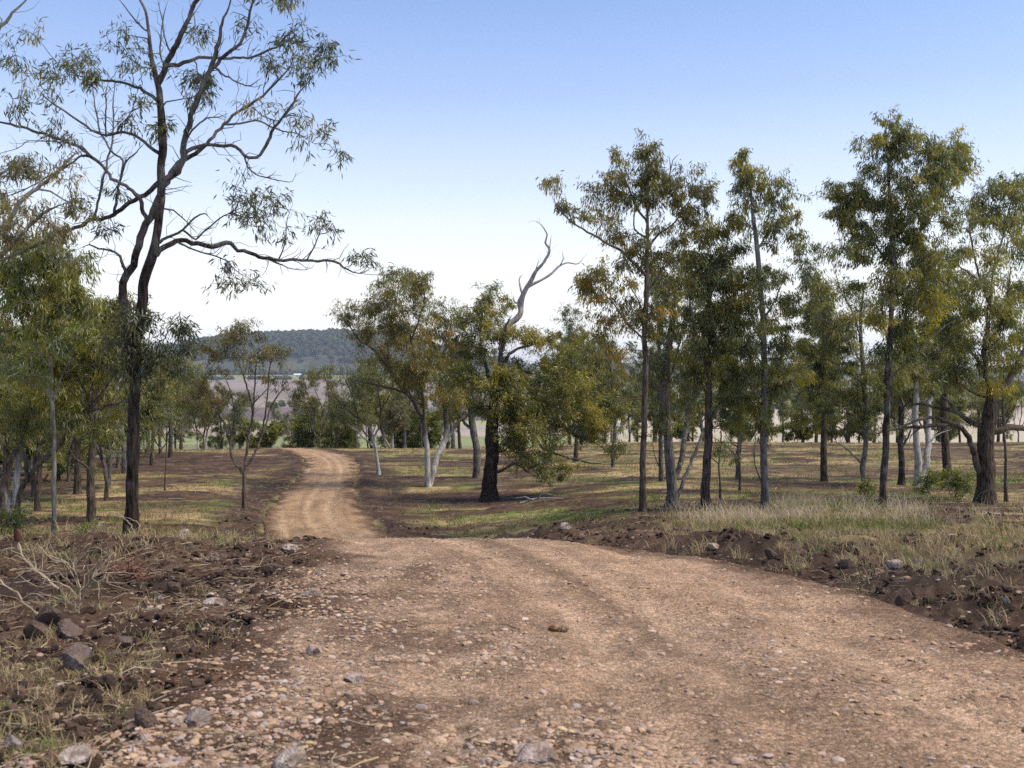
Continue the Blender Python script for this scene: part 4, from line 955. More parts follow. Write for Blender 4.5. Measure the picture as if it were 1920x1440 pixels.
for nm, lab, b, d_, pts, cl, sd in (
    ('sapA', 'thin brown sapling between the yellowish gum and the mottled trunk', (1350, 945), 32.0, [(1350, 945), (1351, 905), (1348, 870), (1352, 830)], [(1352, 840, 16, 26, .8)], 44),
    ('sapB', 'spindly dark sapling just left of the mottled trunk, further back', (1386, 915), 40.0, [(1386, 915), (1388, 880), (1384, 840), (1386, 800)], [(1384, 850, 16, 24, .7), (1384, 790, 20, 24, .8)], 45)):
    TREES[nm] = build_tree('sapling', lab, 'tree', b, d_, [(6, 3, pts), (3, 1.5, [pts[2], (pts[2][0] - 18, pts[2][1] - 16), (pts[2][0] - 28, pts[2][1] - 36)])], cl, leaf='grey', bark='brown', seed=sd, lsize=(0.13, 0.033), lpt=14, sub=.4)
TREES['mid_r'] = build_tree('gum_tree', 'gum with grey-green dangling foliage and low bare twig, left of the darkest straight trunk', 'tree', (1620, 918), 38.0, [
    (13, 8, [(1620, 918), (1618, 880), (1623, 830), (1623, 780), (1620, 720), (1616, 660), (1614, 600), (1618, 540)]), (5, 2, [(1623, 780), (1640, 760), (1655, 735), (1662, 720)]), (5, 2, [(1617, 680), (1590, 640), (1560, 610), (1530, 590)]), (5, 2, [(1616, 640), (1600, 590), (1575, 540), (1565, 500)]),
    (4, 1.2, [(1615, 868), (1600, 855), (1585, 840), (1570, 830), (1552, 824)], ), (4, 2, [(1622, 810), (1600, 805), (1575, 808), (1548, 806)]), (5, 2, [(1620, 720), (1580, 690), (1545, 670), (1515, 660)])],
    [(1510, 475, 26, 20, .9), (1490, 500, 26, 22, .8), (1500, 560, 30, 26, .7), (1525, 520, 26, 22, .6), (1550, 590, 40, 30, 1.0), (1585, 560, 36, 30, 1.1), (1570, 620, 46, 30, 1.1), (1600, 650, 40, 28, 1.0), (1545, 660, 40, 26, .9), (1510, 640, 26, 26, .7), (1590, 700, 46, 28, 1.0), (1640, 690, 30, 30, 1.0), (1560, 740, 46, 24, .9), (1620, 750, 40, 24, .9), (1530, 770, 36, 22, .9), (1580, 780, 40, 20, .8)] + low(1590, 700, 800, 8, 70, 5),
    leaf='grey', bark='grey', seed=46, lsize=(0.145, 0.036), lpt=22, sub=.46, dens=1.05)
TREES['dark_straight'] = build_tree('gum_tree', 'tallest gum at right, straight dark trunk and dense olive crown', 'tree', (1655, 952), 28.0, [
    (16, 9, [(1655, 952), (1656, 900), (1660, 840), (1662, 780), (1664, 720), (1668, 650), (1672, 580), (1674, 500), (1673, 430), (1668, 360), (1664, 290), (1660, 245)]),
    (6, 2.5, [(1668, 650), (1655, 600), (1656, 550), (1640, 500)]), (5, 2, [(1674, 500), (1650, 470), (1635, 440), (1615, 410)]), (5, 2, [(1674, 490), (1700, 460), (1725, 435), (1740, 400)]), (5, 2, [(1672, 420), (1700, 380), (1715, 330)]), (4, 1.5, [(1666, 715), (1690, 690), (1715, 665), (1740, 640), (1775, 610), (1800, 600)]), (4, 1.5, [(1664, 730), (1680, 720), (1697, 712)]), (5, 2, [(1668, 640), (1700, 600), (1730, 570), (1760, 540)]),
    (5, 2, [(1670, 560), (1700, 540), (1720, 500)]), (4, 2, [(1740, 420), (1770, 370), (1800, 320), (1820, 280)]), (4, 2, [(1720, 440), (1750, 400), (1765, 350)])],
    [(1655, 232, 24, 16, 1.2), (1665, 255, 30, 18, 1.2), (1635, 270, 24, 16, .9), (1690, 262, 18, 14, .8), (1660, 300, 36, 24, 1.0), (1640, 325, 24, 18, .8), (1715, 275, 36, 22, 1.3), (1740, 300, 28, 24, 1.2), (1760, 285, 10, 10, .9), (1700, 330, 40, 26, 1.1), (1765, 320, 34, 26, 1.5), (1800, 310, 24, 22, 1.3), (1818, 262, 20, 24, 1.6), (1815, 295, 22, 22, 1.2), (1650, 365, 40, 22, 1.0),
     (1600, 355, 30, 22, 1.3), (1575, 370, 18, 22, 1.1), (1610, 395, 40, 24, 1.3), (1665, 400, 46, 28, 1.4), (1720, 380, 46, 28, 1.4), (1770, 370, 36, 30, 1.4), (1630, 430, 46, 24, 1.3), (1690, 440, 50, 28, 1.4), (1750, 430, 46, 30, 1.4), (1600, 405, 24, 24, 1.0), (1640, 480, 50, 26, 1.2), (1710, 490, 50, 28, 1.3), (1600, 470, 36, 24, .9), (1640, 530, 46, 26, 1.0), (1700, 550, 50, 28, 1.2), (1750, 500, 40, 30, 1.1), (1750, 560, 40, 28, 1.0), (1720, 610, 46, 26, 1.0), (1640, 590, 36, 28, .9), (1700, 660, 40, 24, .8)] + low(1680, 560, 740, 11, 80, 6),
    leaf='olive', bark='iron', seed=47, lsize=(0.13, 0.032), lpt=24, sub=.42, dens=1.15)
TREES['slim_mid'] = build_tree('gum_tree', 'plain dark trunk set back just right of the tallest gum', 'tree', (1690, 908), 44.0, [
    (14, 11, [(1690, 908), (1690, 870), (1689, 830), (1690, 780), (1688, 720)]), (6, 3, [(1693, 840), (1702, 820), (1710, 800)]), (5, 2, [(1690, 780), (1710, 740), (1720, 700)])],
    [(1690, 700, 50, 36, 1.0), (1720, 730, 40, 30, .9), (1660, 730, 36, 30, .9), (1690, 650, 46, 36, .9)] + low(1690, 660, 770, 6, 45, 9), leaf='olive', bark='iron', seed=48, lsize=(0.15, 0.038), lpt=22, sub=.5)
TREES['double_pale'] = build_tree('gum_tree', 'pale peeling double trunk set back, left of the massive gum', 'tree', (1726, 903), 43.0, [
    (16, 12, [(1720, 903), (1721, 870), (1718, 830), (1716, 780), (1718, 740), (1722, 690)]), (15, 10, [(1733, 903), (1735, 870), (1740, 830), (1741, 780), (1745, 730), (1738, 690)]), (5, 2, [(1741, 830), (1760, 815), (1785, 805)]), (4, 2, [(1716, 790), (1700, 770), (1690, 745)])],
    [(1740, 660, 46, 34, .9), (1700, 690, 36, 30, .8), (1770, 690, 40, 30, .9), (1745, 720, 30, 24, .6)] + low(1740, 640, 760, 6, 50, 8), leaf='grey', bark='pale', seed=49, lsize=(0.15, 0.038), lpt=20, sub=.5)
TREES['massive'] = build_tree('gum_tree', 'massive twisted gum with long bare limbs reaching left, nearest the right edge', 'tree', (1848, 942), 32.0, [
    (42, 30, [(1848, 942), (1848, 900), (1848, 860), (1850, 820), (1856, 780), (1858, 745), (1853, 715)]),
    (16, 6, [(1836, 900), (1832, 870), (1825, 845), (1812, 815), (1800, 800), (1780, 797), (1755, 796), (1725, 802), (1700, 800), (1670, 797)]), (9, 3, [(1800, 800), (1775, 788), (1745, 782), (1715, 790), (1690, 800), (1640, 812), (1610, 805)]),
    (12, 5, [(1850, 800), (1830, 795), (1815, 788), (1790, 770), (1760, 765), (1730, 758), (1700, 762), (1670, 760)]), (16, 9, [(1860, 815), (1872, 808), (1890, 803), (1915, 803), (1950, 795)]), (16, 9, [(1862, 745), (1885, 720), (1905, 690), (1925, 650), (1945, 610)]),
    (12, 6, [(1850, 715), (1845, 670), (1850, 620), (1855, 570), (1860, 510)]), (9, 4, [(1852, 715), (1835, 680), (1815, 650), (1790, 620), (1780, 590)]), (8, 3, [(1846, 660), (1880, 600), (1890, 550), (1895, 500)]), (6, 3, [(1858, 745), (1830, 740), (1800, 720), (1770, 705), (1740, 690)]), (5, 2, [(1790, 770), (1770, 745), (1740, 735)]),
    (6, 2.5, [(1855, 570), (1835, 510), (1820, 450), (1815, 400)]), (6, 2.5, [(1860, 510), (1880, 450), (1890, 400), (1900, 360)]), (5, 2, [(1840, 530), (1800, 500), (1775, 480)]), (4, 1.5, [(1725, 800), (1710, 815), (1705, 830)])],
    [(1860, 355, 36, 22, 1.1), (1900, 345, 30, 22, 1.1), (1845, 390, 40, 26, 1.2), (1900, 390, 36, 28, 1.1), (1815, 430, 36, 26, .9), (1870, 440, 36, 26, .8), (1915, 440, 26, 28, .8), (1825, 490, 34, 24, .9), (1800, 545, 46, 24, 1.0), (1870, 540, 46, 24, 1.0), (1920, 540, 30, 26, 1.2), (1840, 590, 46, 24, 1.1), (1890, 590, 46, 24, 1.2), (1800, 600, 36, 24, 1.0), (1780, 640, 40, 28, 1.0), (1830, 640, 40, 26, 1.0), (1880, 640, 40, 24, 1.0), (1910, 680, 26, 24, .8), (1800, 690, 40, 26, .9), (1750, 700, 36, 24, .8), (1850, 680, 30, 24, .8), (1780, 480, 24, 20, .8)] + low(1830, 600, 740, 11, 80, 7),
    leaf='olive', bark='brown', seed=50, lsize=(0.135, 0.034), lpt=22, sub=.44, dens=1.1, sides=16, rough=.16, flare=.3)
TREES['thin_r'] = build_tree('sapling', 'thin straight young gum right beside the massive trunk at the right edge', 'tree', (1887, 938), 33.0, [
    (8, 4, [(1887, 938), (1886, 890), (1884, 840), (1882, 790), (1880, 730), (1882, 670)]), (3, 1.5, [(1884, 800), (1900, 770), (1910, 740)])], [(1885, 690, 26, 30, .8), (1900, 740, 20, 22, .6)], leaf='grey', bark='brown', seed=51, lsize=(0.13, 0.033), lpt=18, sub=.42)
TREES['right_out'] = build_tree('gum_tree', 'gum whose crown fills the right edge behind the massive trunk', 'tree', (1975, 930), 37.0, [
    (20, 14, [(1975, 930), (1972, 860), (1968, 790), (1965, 700), (1955, 620), (1950, 540), (1945, 460)]), (8, 3, [(1965, 700), (1930, 670), (1905, 650)]), (8, 3, [(1955, 600), (1925, 560), (1905, 530)]), (8, 3, [(1950, 520), (1920, 480), (1900, 450)])],
    [(1910, 400, 46, 34, 1.0), (1900, 470, 40, 36, .9), (1910, 540, 40, 36, 1.0), (1905, 620, 40, 36, 1.0), (1940, 340, 40, 30, 1.0), (1950, 600, 40, 40, 1), (1950, 450, 40, 40, 1)], leaf='green', bark='grey', seed=52, lsize=(0.145, 0.036), lpt=20, sub=.5)
# ------------------------------------------------------------------ more trees on the slope behind (copies of the built ones)
def copy_tree(src, px, d, scale, rot, label, group):
    x = (px - 960) / FPX * d
    c = src.copy(); COL.objects.link(c)
    c.location = (x, d, float(hground(np.array([x]), np.array([d]))[0]) - 0.1)
    c.rotation_euler = (0, 0, rot); c.scale = (scale, scale, scale * random.uniform(.92, 1.08))
    c['label'] = label; c['category'] = 'tree'; c['group'] = group
    for ch in list(src.children):
        k = ch.copy(); COL.objects.link(k); k.parent = c
    return c
HT = {'airy': 6.1, 'yellow': 7.9, 'twin': 8.7, 'mid_a': 6.3, 'massive': 9.7, 'mid_r': 8.8, 'three_stem': 7.2, 'white_small': 5.6, 'bright': 5.2, 'grey_behind': 5.6, 'bent': 4.5, 'peaked': 9.6}
LOOK = {'airy': 'airy brownish many-stemmed gum', 'yellow': 'full olive gum', 'twin': 'wide rusty-crowned gum', 'mid_a': 'straight brown-trunked gum', 'massive': 'spreading dark gum', 'mid_r': 'grey-green gum', 'three_stem': 'thin grey forked gum', 'white_small': 'small pale-stemmed gum', 'bright': 'dense yellow green young gum', 'grey_behind': 'short grey-trunked gum', 'bent': 'crooked olive gum', 'peaked': 'slender pointed gum'}
BACK = [  # source, px, top row, distance, where
    ('mid_a', 12, 600, 36, 'at the left edge behind the twisted stems'), ('twin', 60, 640, 52, 'behind the crooked left stem'), ('yellow', 118, 640, 62, 'behind the thin grey trunk'), ('mid_r', 178, 620, 66, 'between the straight brown gum and the furrowed gum'),
    ('grey_behind', 205, 720, 60, 'low behind the slender dark gum'), ('three_stem', 245, 640, 75, 'directly behind the furrowed gum'), ('yellow', 300, 680, 70, 'right of the furrowed gum'), ('mid_a', 340, 690, 80, 'left of the airy gum, at the edge of the slope'), ('twin', 385, 730, 88, 'behind the left half of the airy gum'),
    ('grey_behind', 432, 752, 104, 'low behind the airy gum'), ('mid_r', 30, 660, 72, 'far back at the left edge'), ('mid_a', 90, 680, 80, 'far back between the left trunks'), ('yellow', 150, 700, 84, 'far back behind the straight brown gum'), ('airy', 270, 740, 88, 'far back beside the short thick trunk'),
    ('bright', 590, 752, 92, 'where the track drops over the edge'), ('yellow', 560, 775, 98, 'left of the track end, low on the slope'), ('mid_a', 630, 745, 95, 'just right of the track end'), ('airy', 600, 690, 90, 'thin over the track end'), ('mid_r', 668, 670, 86, 'behind the small white-stemmed gum'), ('twin', 735, 690, 95, 'behind the dark hanging clump'),
    ('yellow', 862, 640, 90, 'behind the crown of the white twin stems'), ('mid_r', 960, 660, 92, 'behind the thick rough-barked gum'), ('massive', 1020, 668, 98, 'behind the drooping crown'), ('yellow', 1068, 640, 88, 'right of the dead white limb'), ('mid_a', 1112, 662, 92, 'beyond the low drooping limbs'), ('twin', 1150, 640, 96, 'left of the tall slim gum'), ('mid_r', 1180, 655, 90, 'just left of the tall slim trunk'),
    ('three_stem', 1228, 660, 86, 'between the slim gum and the three stems'), ('yellow', 1290, 670, 98, 'behind the three-stemmed gum'), ('airy', 1352, 700, 92, 'between the yellowish gum and the mottled trunk'), ('twin', 1398, 670, 100, 'left of the mottled grey trunk'), ('mid_r', 1468, 660, 88, 'right of the mottled grey trunk'), ('yellow', 1505, 650, 94, 'in the gap right of the pointed crown'), ('mid_a', 1545, 672, 84, 'in the middle of the right gap'),
    ('twin', 25, 560, 30, 'crowding behind the yellow green young gum'), ('yellow', 70, 620, 34, 'crowding between the left stems'), ('mid_a', 170, 600, 30, 'close behind the furrowed gum on its left'), ('mid_r', 205, 640, 44, 'in the gap left of the furrowed gum'), ('yellow', 110, 690, 48, 'low in the crowd of left gums'), ('grey_behind', 235, 700, 52, 'half hidden behind the furrowed trunk'), ('yellow', 285, 650, 58, 'close behind the furrowed gum on its right'), ('mid_a', 320, 665, 66, 'between the furrowed gum and the airy gum'),
    ('grey_behind', 700, 720, 104, 'low behind the small white-stemmed gum'), ('yellow', 790, 700, 88, 'between the white twin stems'), ('grey_behind', 850, 720, 84, 'between the white twin stems and the grey trunk'), ('yellow', 1000, 720, 98, 'low behind the drooping crown'), ('grey_behind', 1090, 735, 100, 'low beyond the drooping limbs'), ('yellow', 1135, 720, 96, 'low left of the tall slim gum'), ('mid_a', 1250, 720, 100, 'low behind the three stems'), ('grey_behind', 1320, 735, 98, 'low behind the double grooved trunk'), ('yellow', 1370, 725, 104, 'low left of the mottled trunk'), ('mid_r', 1440, 700, 94, 'straight behind the mottled trunk'), ('grey_behind', 1530, 735, 98, 'low in the gap with the bare twig'), ('yellow', 1610, 725, 102, 'low behind the grey-green gum'), ('mid_a', 1665, 720, 100, 'low behind the tallest gum'), ('grey_behind', 1740, 735, 102, 'low behind the pale double trunk'), ('yellow', 1780, 735, 106, 'low under the reaching bare limbs'), ('mid_a', 1835, 715, 102, 'low behind the massive trunk'),
    ('bent', 62, 650, 40, 'tangled with the left stems'), ('bent', 128, 690, 47, 'low behind the thin grey trunk'), ('bent', 200, 660, 38, 'close on the left of the furrowed gum'),
    ('peaked', 1240, 500, 46, 'rising between the slim gum and the three stems'), ('mid_r', 1385, 480, 47, 'rising between the yellowish gum and the mottled trunk'), ('yellow', 1545, 510, 46, 'rising in the gap left of the bare twig'), ('yellow', 1775, 430, 47, 'rising left of the massive gum'), ('mid_r', 1150, 560, 55, 'rising left of the slim gum'), ('yellow', 1080, 620, 60, 'rising beyond the drooping crown'),
    ('mid_r', 548, 762, 106, 'down the slope just left of the track end'), ('white_small', 585, 748, 102, 'down the slope above the track end'), ('three_stem', 622, 735, 104, 'down the slope right of the track end'), ('mid_r', 660, 730, 101, 'down the slope left of the white-stemmed gum'), ('airy', 690, 705, 98, 'close behind the white-stemmed gum'), ('yellow', 730, 745, 106, 'down the slope right of the white-stemmed gum'), ('mid_r', 775, 735, 102, 'down the slope behind the white twin stems'), ('three_stem', 838, 730, 104, 'down the slope left of the grey trunk'),
    ('white_small', 372, 712, 100, 'down the slope left of the airy gum'), ('mid_r', 415, 735, 104, 'down the slope behind the airy gum'), ('three_stem', 448, 745, 100, 'down the slope behind the fork of the airy gum'), ('mid_r', 330, 690, 97, 'down the slope right of the thin sapling'), ('airy', 300, 720, 99, 'down the slope left of the thin sapling'),
    ('massive', 1590, 680, 96, 'behind the low bare twig'), ('three_stem', 1640, 700, 92, 'left of the tallest gum, far back'), ('twin', 1690, 680, 95, 'behind the plain dark trunk'), ('mid_r', 1762, 690, 88, 'between the pale double trunk and the massive gum'), ('yellow', 1800, 700, 96, 'behind the reaching bare limbs'), ('mid_a', 1872, 690, 92, 'behind the massive gum'), ('airy', 1910, 720, 90, 'far back at the right edge')]
BACK += [('yellow', px, top, d, w) for px, top, d, w in ((px_, top_ - 12, d_ + 19, w_) for px_, top_, d_, w_ in (
    (1030, 745, 83, 'low on the skyline below the drooping crown'), (1195, 735, 88, 'low on the skyline at the foot of the slim gum'), (1300, 740, 88, 'low on the skyline right of the three stems'), (1392, 745, 85, 'low on the skyline above the spindly dark sapling'),
    (1560, 735, 90, 'low on the skyline above the bare twig'), (1680, 740, 88, 'low on the skyline touching the tallest gum'), (1765, 748, 83, 'low on the skyline beneath the reaching limbs'), (1880, 745, 85, 'low on the skyline right side of the massive trunk'), ))]
for i, (sname, px, top, d, where) in enumerate(BACK):
    x = (px - 960) / FPX * d
    zg = float(hground(np.array([x]), np.array([d]))[0])
    zt = CZ - (top - HROW) / FPX * d
    copy_tree(TREES[sname], px, d, max(.35, (zt - zg) / HT[sname]), random.uniform(0, 6.28), LOOK[sname] + ' ' + where, 'gums standing behind and along the edge of the slope')

# ------------------------------------------------------------------ shrubs
def shrub(name, label, px, d, h, w, leaf, seed, n=5, lpt=16, dens=1.0):
    x = (px - 960) / FPX * d; zg = float(hground(np.array([x]), np.array([d]))[0]); row = HROW - FPX * (zg - CZ) / d; k = FPX / d
    limbs = [(.05 * k, .02 * k, [(px, row), (px + .05 * k, row - h * .3 * k), (px + .02 * k, row - h * .6 * k)])]
    rr = random.Random(seed)
    for _ in range(n):
        q = rr.uniform(-1, 1)
        limbs.append((.03 * k, .01 * k, [(px, row - .1 * h * k), (px + q * w * .25 * k, row - h * .4 * k), (px + q * w * .45 * k, row - h * rr.uniform(.6, .85) * k)]))
    cl = [(px + rr.uniform(-.42, .42) * w * k, row - h * rr.uniform(.25, .9) * k, .15 * w * k, .13 * h * k, .9) for _ in range(2 * n + 3)]
    return build_tree(name, label, 'shrub', (px, row), d, limbs, cl, leaf=leaf, bark='brown', seed=seed, lsize=(.09 * max(1, d / 30), .026 * max(1, d / 30)), lpt=lpt * .55, sub=.3, dens=dens * 1.1, flare=0, droop=.35)
shrub('shrub', 'bright yellow green bush on the edge of the slope left of the far track', 485, 88, 2.6, 4.2, 'bright', 61, 6)
shrub('shrub', 'leafy green bush at the far left edge below the twisted stems', 4, 21, .9, .9, 'green', 63, 4)
shrub('shrub', 'small bright green weed on the grass left of the furrowed gum', 165, 18.5, .38, .3, 'bright', 64, 3)
shrub('shrub', 'low green shrub in the grass left of the massive gum', 1790, 34, .9, 2.4, 'green', 65, 7)
shrub('shrub', 'small bright green sprout at the foot of the grey-green gum', 1625, 36, .55, .4, 'bright', 66, 3)
shrub('shrub', 'yellow green bush on the skyline between the yellowish gum and the mottled trunk', 1405, 84, 2.0, 3.2, 'bright', 67, 5)
shrub('shrub', 'yellow green bush on the skyline right of the mottled trunk', 1490, 84, 1.9, 4.0, 'bright', 68, 6)
shrub('shrub', 'small yellow bush on the skyline between the three stems', 1276, 84, 1.4, 1.8, 'bright', 69, 4)
shrub('shrub', 'dark green shrub behind the low bare twig at right', 1575, 82, 2.4, 4.6, 'olive', 70, 7)
shrub('shrub', 'leafy bush hugging the straight brown gum at left', 125, 48, 2.2, 2.6, 'green', 72, 6)

# understorey scrub filling the gaps (copies of one bush)
scrub = shrub('shrub', 'bushy green scrub low behind the crooked left stems', 55, 55, 3.4, 4.6, 'green', 73, 9, lpt=22, dens=1.2)
for px, d, sc, where in ((150, 62, 1.0, 'low right behind the straight brown gum at left'), (15, 50, 1.1, 'low at the left edge behind the twisted stems'), (205, 70, 1.1, 'low behind the slender dark gum'), (262, 80, 1.2, 'low between the furrowed gum and the short thick trunk'), (100, 75, 1.3, 'far back behind the thin grey trunk'),                          (612, 98, 1.35, 'just right of where the track ends'), (790, 97, 1.4, 'on the skyline between the white twin stems'), (1105, 97, 1.6, 'on the skyline beyond the tips of the drooping limbs'),
                         (1770, 98, 1.2, 'on the skyline right of the pale double trunk'), ):
    c_ = copy_tree(scrub, px, d, sc, random.uniform(0, 6.28), 'bushy green scrub ' + where, 'scrub along the edge of the slope'); c_['category'] = 'shrub'
scrub['group'] = 'scrub along the edge of the slope'

# ------------------------------------------------------------------ grass
def blade_mat(name):
    m, n, l, p = mat(name)
    n.remove(p); out = n['Material Output']
    at = N(n, 'ShaderNodeAttribute', attribute_name='col')
    df = N(n, 'ShaderNodeBsdfDiffuse'); tr = N(n, 'ShaderNodeBsdfTranslucent'); a = N(n, 'ShaderNodeMixShader'); a.inputs[0].default_value = .3
    l.new(at.outputs['Color'], df.inputs[0]); l.new(at.outputs['Color'], tr.inputs[0]); l.new(df.outputs[0], a.inputs[1]); l.new(tr.outputs[0], a.inputs[2]); l.new(a.outputs[0], out.inputs[0])
    return m
BLADE = blade_mat('grass_blade')
def blades(name, x, y, h, w, lean, col, r, sink=.01):
    n = len(x); z = hground(x, y) - sink
    az = r.uniform(0, 6.28, n); fx, fy = np.cos(az), np.sin(az); ln = lean * h * r.uniform(.3, 1.4, n)
    sa = r.uniform(0, 6.28, n); sx, sy = np.cos(sa) * w * .5, np.sin(sa) * w * .5
    b = np.stack([x, y, z], 1)
    m = b + np.stack([fx * ln * .35, fy * ln * .35, h * .55], 1); t = b + np.stack([fx * ln, fy * ln, h * np.sqrt(np.maximum(.15, 1 - .35 * (ln / h) ** 2))], 1)
    s = np.stack([sx, sy, 0 * sx], 1)
    V = np.stack([b - s, b + s, m + s * .8, m - s * .8, t], 1).reshape(-1, 3)
    i = np.arange(n)[:, None] * 5
    return tag(mk(name, V, [i + np.array([[0, 1, 2, 3]]), i + np.array([[3, 2, 4]])], BLADE, {'col': np.repeat(col, 5, 0)}), kind='stuff')
def bcol(x, y, r):
    n = len(x); g = np.clip(green_mask(x, y) * (.3 + r.random(n)), 0, 1); a = fbm(x / 2.6, y / 1.5, 111, 5)
    c = np.array([[.42, .32, .17], [.34, .25, .12], [.38, .30, .20], [.28, .19, .10]])[r.integers(0, 4, n)]
    c = mixc(c, [.23, .195, .08], sstep(.38, .62, a * .7 + .3 * r.random(n)))
    c = mixc(c, [.13, .19, .045], g)
    return c * r.uniform(.75, 1.2, (n, 1))
r = np.random.default_rng(21)
n = 400000
y = 9 * (82 / 9) ** r.random(n); x = r.uniform(-.56, .56, n) * (y + .8)
cl = fbm(x / .35, y / .35, 201, 2) * .5 + fbm(x / 1.7, y / 1.2, 202, 3) * .5
k = (edge(x, y) > .15) & ((1 - soil_mask(x, y)) * sstep(.36, .58, cl) * (.45 + .55 * sstep(16, 21, y)) > r.random(n) * .9)
x, y = x[k], y[k]; n = len(x)
h = r.uniform(.04, .13, n) * (.7 + 1.4 * sstep(.5, .7, fbm(x / 2.2, y / 2.2, 203, 3)))
blades('field_grass', x, y, h, .008 + .00035 * y, .7, bcol(x, y, r), r)
# tall dry stand between the right hand trees and the road
n = 52000
y = r.uniform(21.0, 36, n); px = r.triangular(1180, 1500, 2000, n); x = (px - 960) / FPX * y
dn = sstep(.46, .60, fbm(x / .55, y / .55, 204, 3) * .6 + fbm(x / 2.4, y / 1.6, 209, 2) * .4) * (1 - sstep(28, 36, y)) * sstep(1180, 1330, px + 60 * (fbm(x, y, 205, 2) - .5) + (y - 22) * 9)
k = dn * (1 - .85 * soil_mask(x, y)) > r.random(n)
x, y = x[k], y[k]; n = len(x)
c = np.array([[.56, .45, .30], [.62, .52, .38], [.47, .36, .22], [.42, .36, .19]])[r.integers(0, 4, n)] * r.uniform(.75, 1.15, (n, 1))
h = (.08 + .48 * r.random(n) ** 2) * (.25 + 1.4 * fbm(x / .8, y / .8, 206, 2) ** 1.3)
blades('dry_grass', x, y, h, .010, .75, c, r)
# tufts near the camera, on both verges
tx, ty, ta, tg = [], [], [], []
def tufts(cnt, px0, px1, y0, y1, per, green, hh, seed):
    q = np.random.default_rng(seed)
    yy = y0 * (y1 / y0) ** q.random(cnt); xx = (q.uniform(px0, px1, cnt) - 960) / FPX * yy
    kk = edge(xx, yy) > .1
    for a, b in zip(xx[kk], yy[kk]):
        m = int(per * q.uniform(.4, 1.6)); sp = q.uniform(.03, .09)
        tx.append(a + q.normal(0, sp, m)); ty.append(b + q.normal(0, sp, m)); ta.append(np.full(m, hh * q.uniform(.5, 1.3))); tg.append(np.full(m, float(q.random() < green)))
tufts(90, -60, 330, 4.1, 7.2, 50, .45, .075, 1); tufts(70, -50, 480, 5, 10, 26, .25, .10, 2); tufts(60, 1350, 2050, 7.5, 14, 30, .45, .12, 3); tufts(260, 1250, 2050, 11, 20, 40, .3, .16, 4); tufts(90, -80, 520, 12.5, 17, 30, .3, .16, 5); tufts(40, 1000, 1500, 14, 18, 30, .5, .12, 6); tufts(40, 1150, 1900, 9, 14, 22, .2, .14, 7)
x, y, h, g = map(np.concatenate, (tx, ty, ta, tg)); n = len(x)
k = edge(x, y) > 0.05; x, y, h, g = x[k], y[k], h[k], g[k]; n = len(x)
c = np.where(g[:, None] > .5, np.array([[.23, .235, .085]]), np.array([[.44, .34, .19]])) * r.uniform(.65, 1.25, (n, 1)); c = mixc(c, [.40, .33, .19], .6 * (r.random(n) < .35))
blades('verge_grass', x, y, h * r.uniform(.5, 1.3, n), .0035 + .00035 * y, .8, c, r)

# straw, bark and broken twigs lying about
n = 38000
y = 3.8 * (19 / 3.8) ** r.random(n); x = r.uniform(-.58, .58, n) * (y + .8)
y[:3500] = r.uniform(8.5, 15.5, 3500); x[:3500] = r.uniform(-.52, -.20, 3500) * y[:3500]
y[7000:15000] = 18 * (70 / 18) ** r.random(8000); x[7000:15000] = r.uniform(-.55, .55, 8000) * y[7000:15000]
e = edge(x, y)
k = np.where(e > .0, .9, .10 * stony_mask(x, y) + .05) * np.where(x > 0, .55, 1) * (.2 + 1.3 * sstep(.4, .62, fbm(x / .8, y / .8, 211, 3))) > r.random(n)
x, y, e = x[k], y[k], e[k]; n = len(x)
L = .02 * (.26 / .02) ** (r.random(n) ** 1.8) * (1 + 2.2 * sstep(18, 40, y)); wd = .0015 + L * .010 * r.uniform(.5, 1.6, n)
az = r.uniform(0, 6.28, n); dx, dy = np.cos(az) * L * .5, np.sin(az) * L * .5
hh = lambda x_, y_: np.where(edge(x_, y_) < 0, hroad(x_, y_), hground(x_, y_))
za, zb, zm = hh(x - dx, y - dy) + r.uniform(.002, .03, n), hh(x + dx, y + dy) + r.uniform(.002, .03, n), hh(x, y) + .012
zm = np.maximum(zm, (za + zb) / 2 + r.uniform(0, .01, n))
pa, pm, pb = np.stack([x - dx, y - dy, za], 1), np.stack([x + r.normal(0, .1, n) * L, y + r.normal(0, .1, n) * L, zm], 1), np.stack([x + dx, y + dy, zb], 1)
sd = np.stack([-np.sin(az) * wd, np.cos(az) * wd, 0 * wd], 1); up = np.stack([0 * wd, 0 * wd, wd * 1.2], 1)
V = np.stack([pa - sd, pa + sd, pa + up, pm - sd, pm + sd, pm + up, pb - sd * .6, pb + sd * .6, pb + up * .6], 1).reshape(-1, 3)
i = np.arange(n)[:, None] * 9
fs = [i + np.array([q]) for q in ([0, 1, 4, 3], [1, 2, 5, 4], [2, 0, 3, 5], [3, 4, 7, 6], [4, 5, 8, 7], [5, 3, 6, 8])]
c = np.array([[.42, .32, .19], [.34, .25, .16], [.48, .40, .28], [.22, .13, .08], [.30, .24, .19]])[r.integers(0, 5, n)] * r.uniform(.7, 1.15, (n, 1))
tag(mk('fallen_litter', V, fs, BLADE, {'col': np.repeat(c, 9, 0)}), kind='stuff')
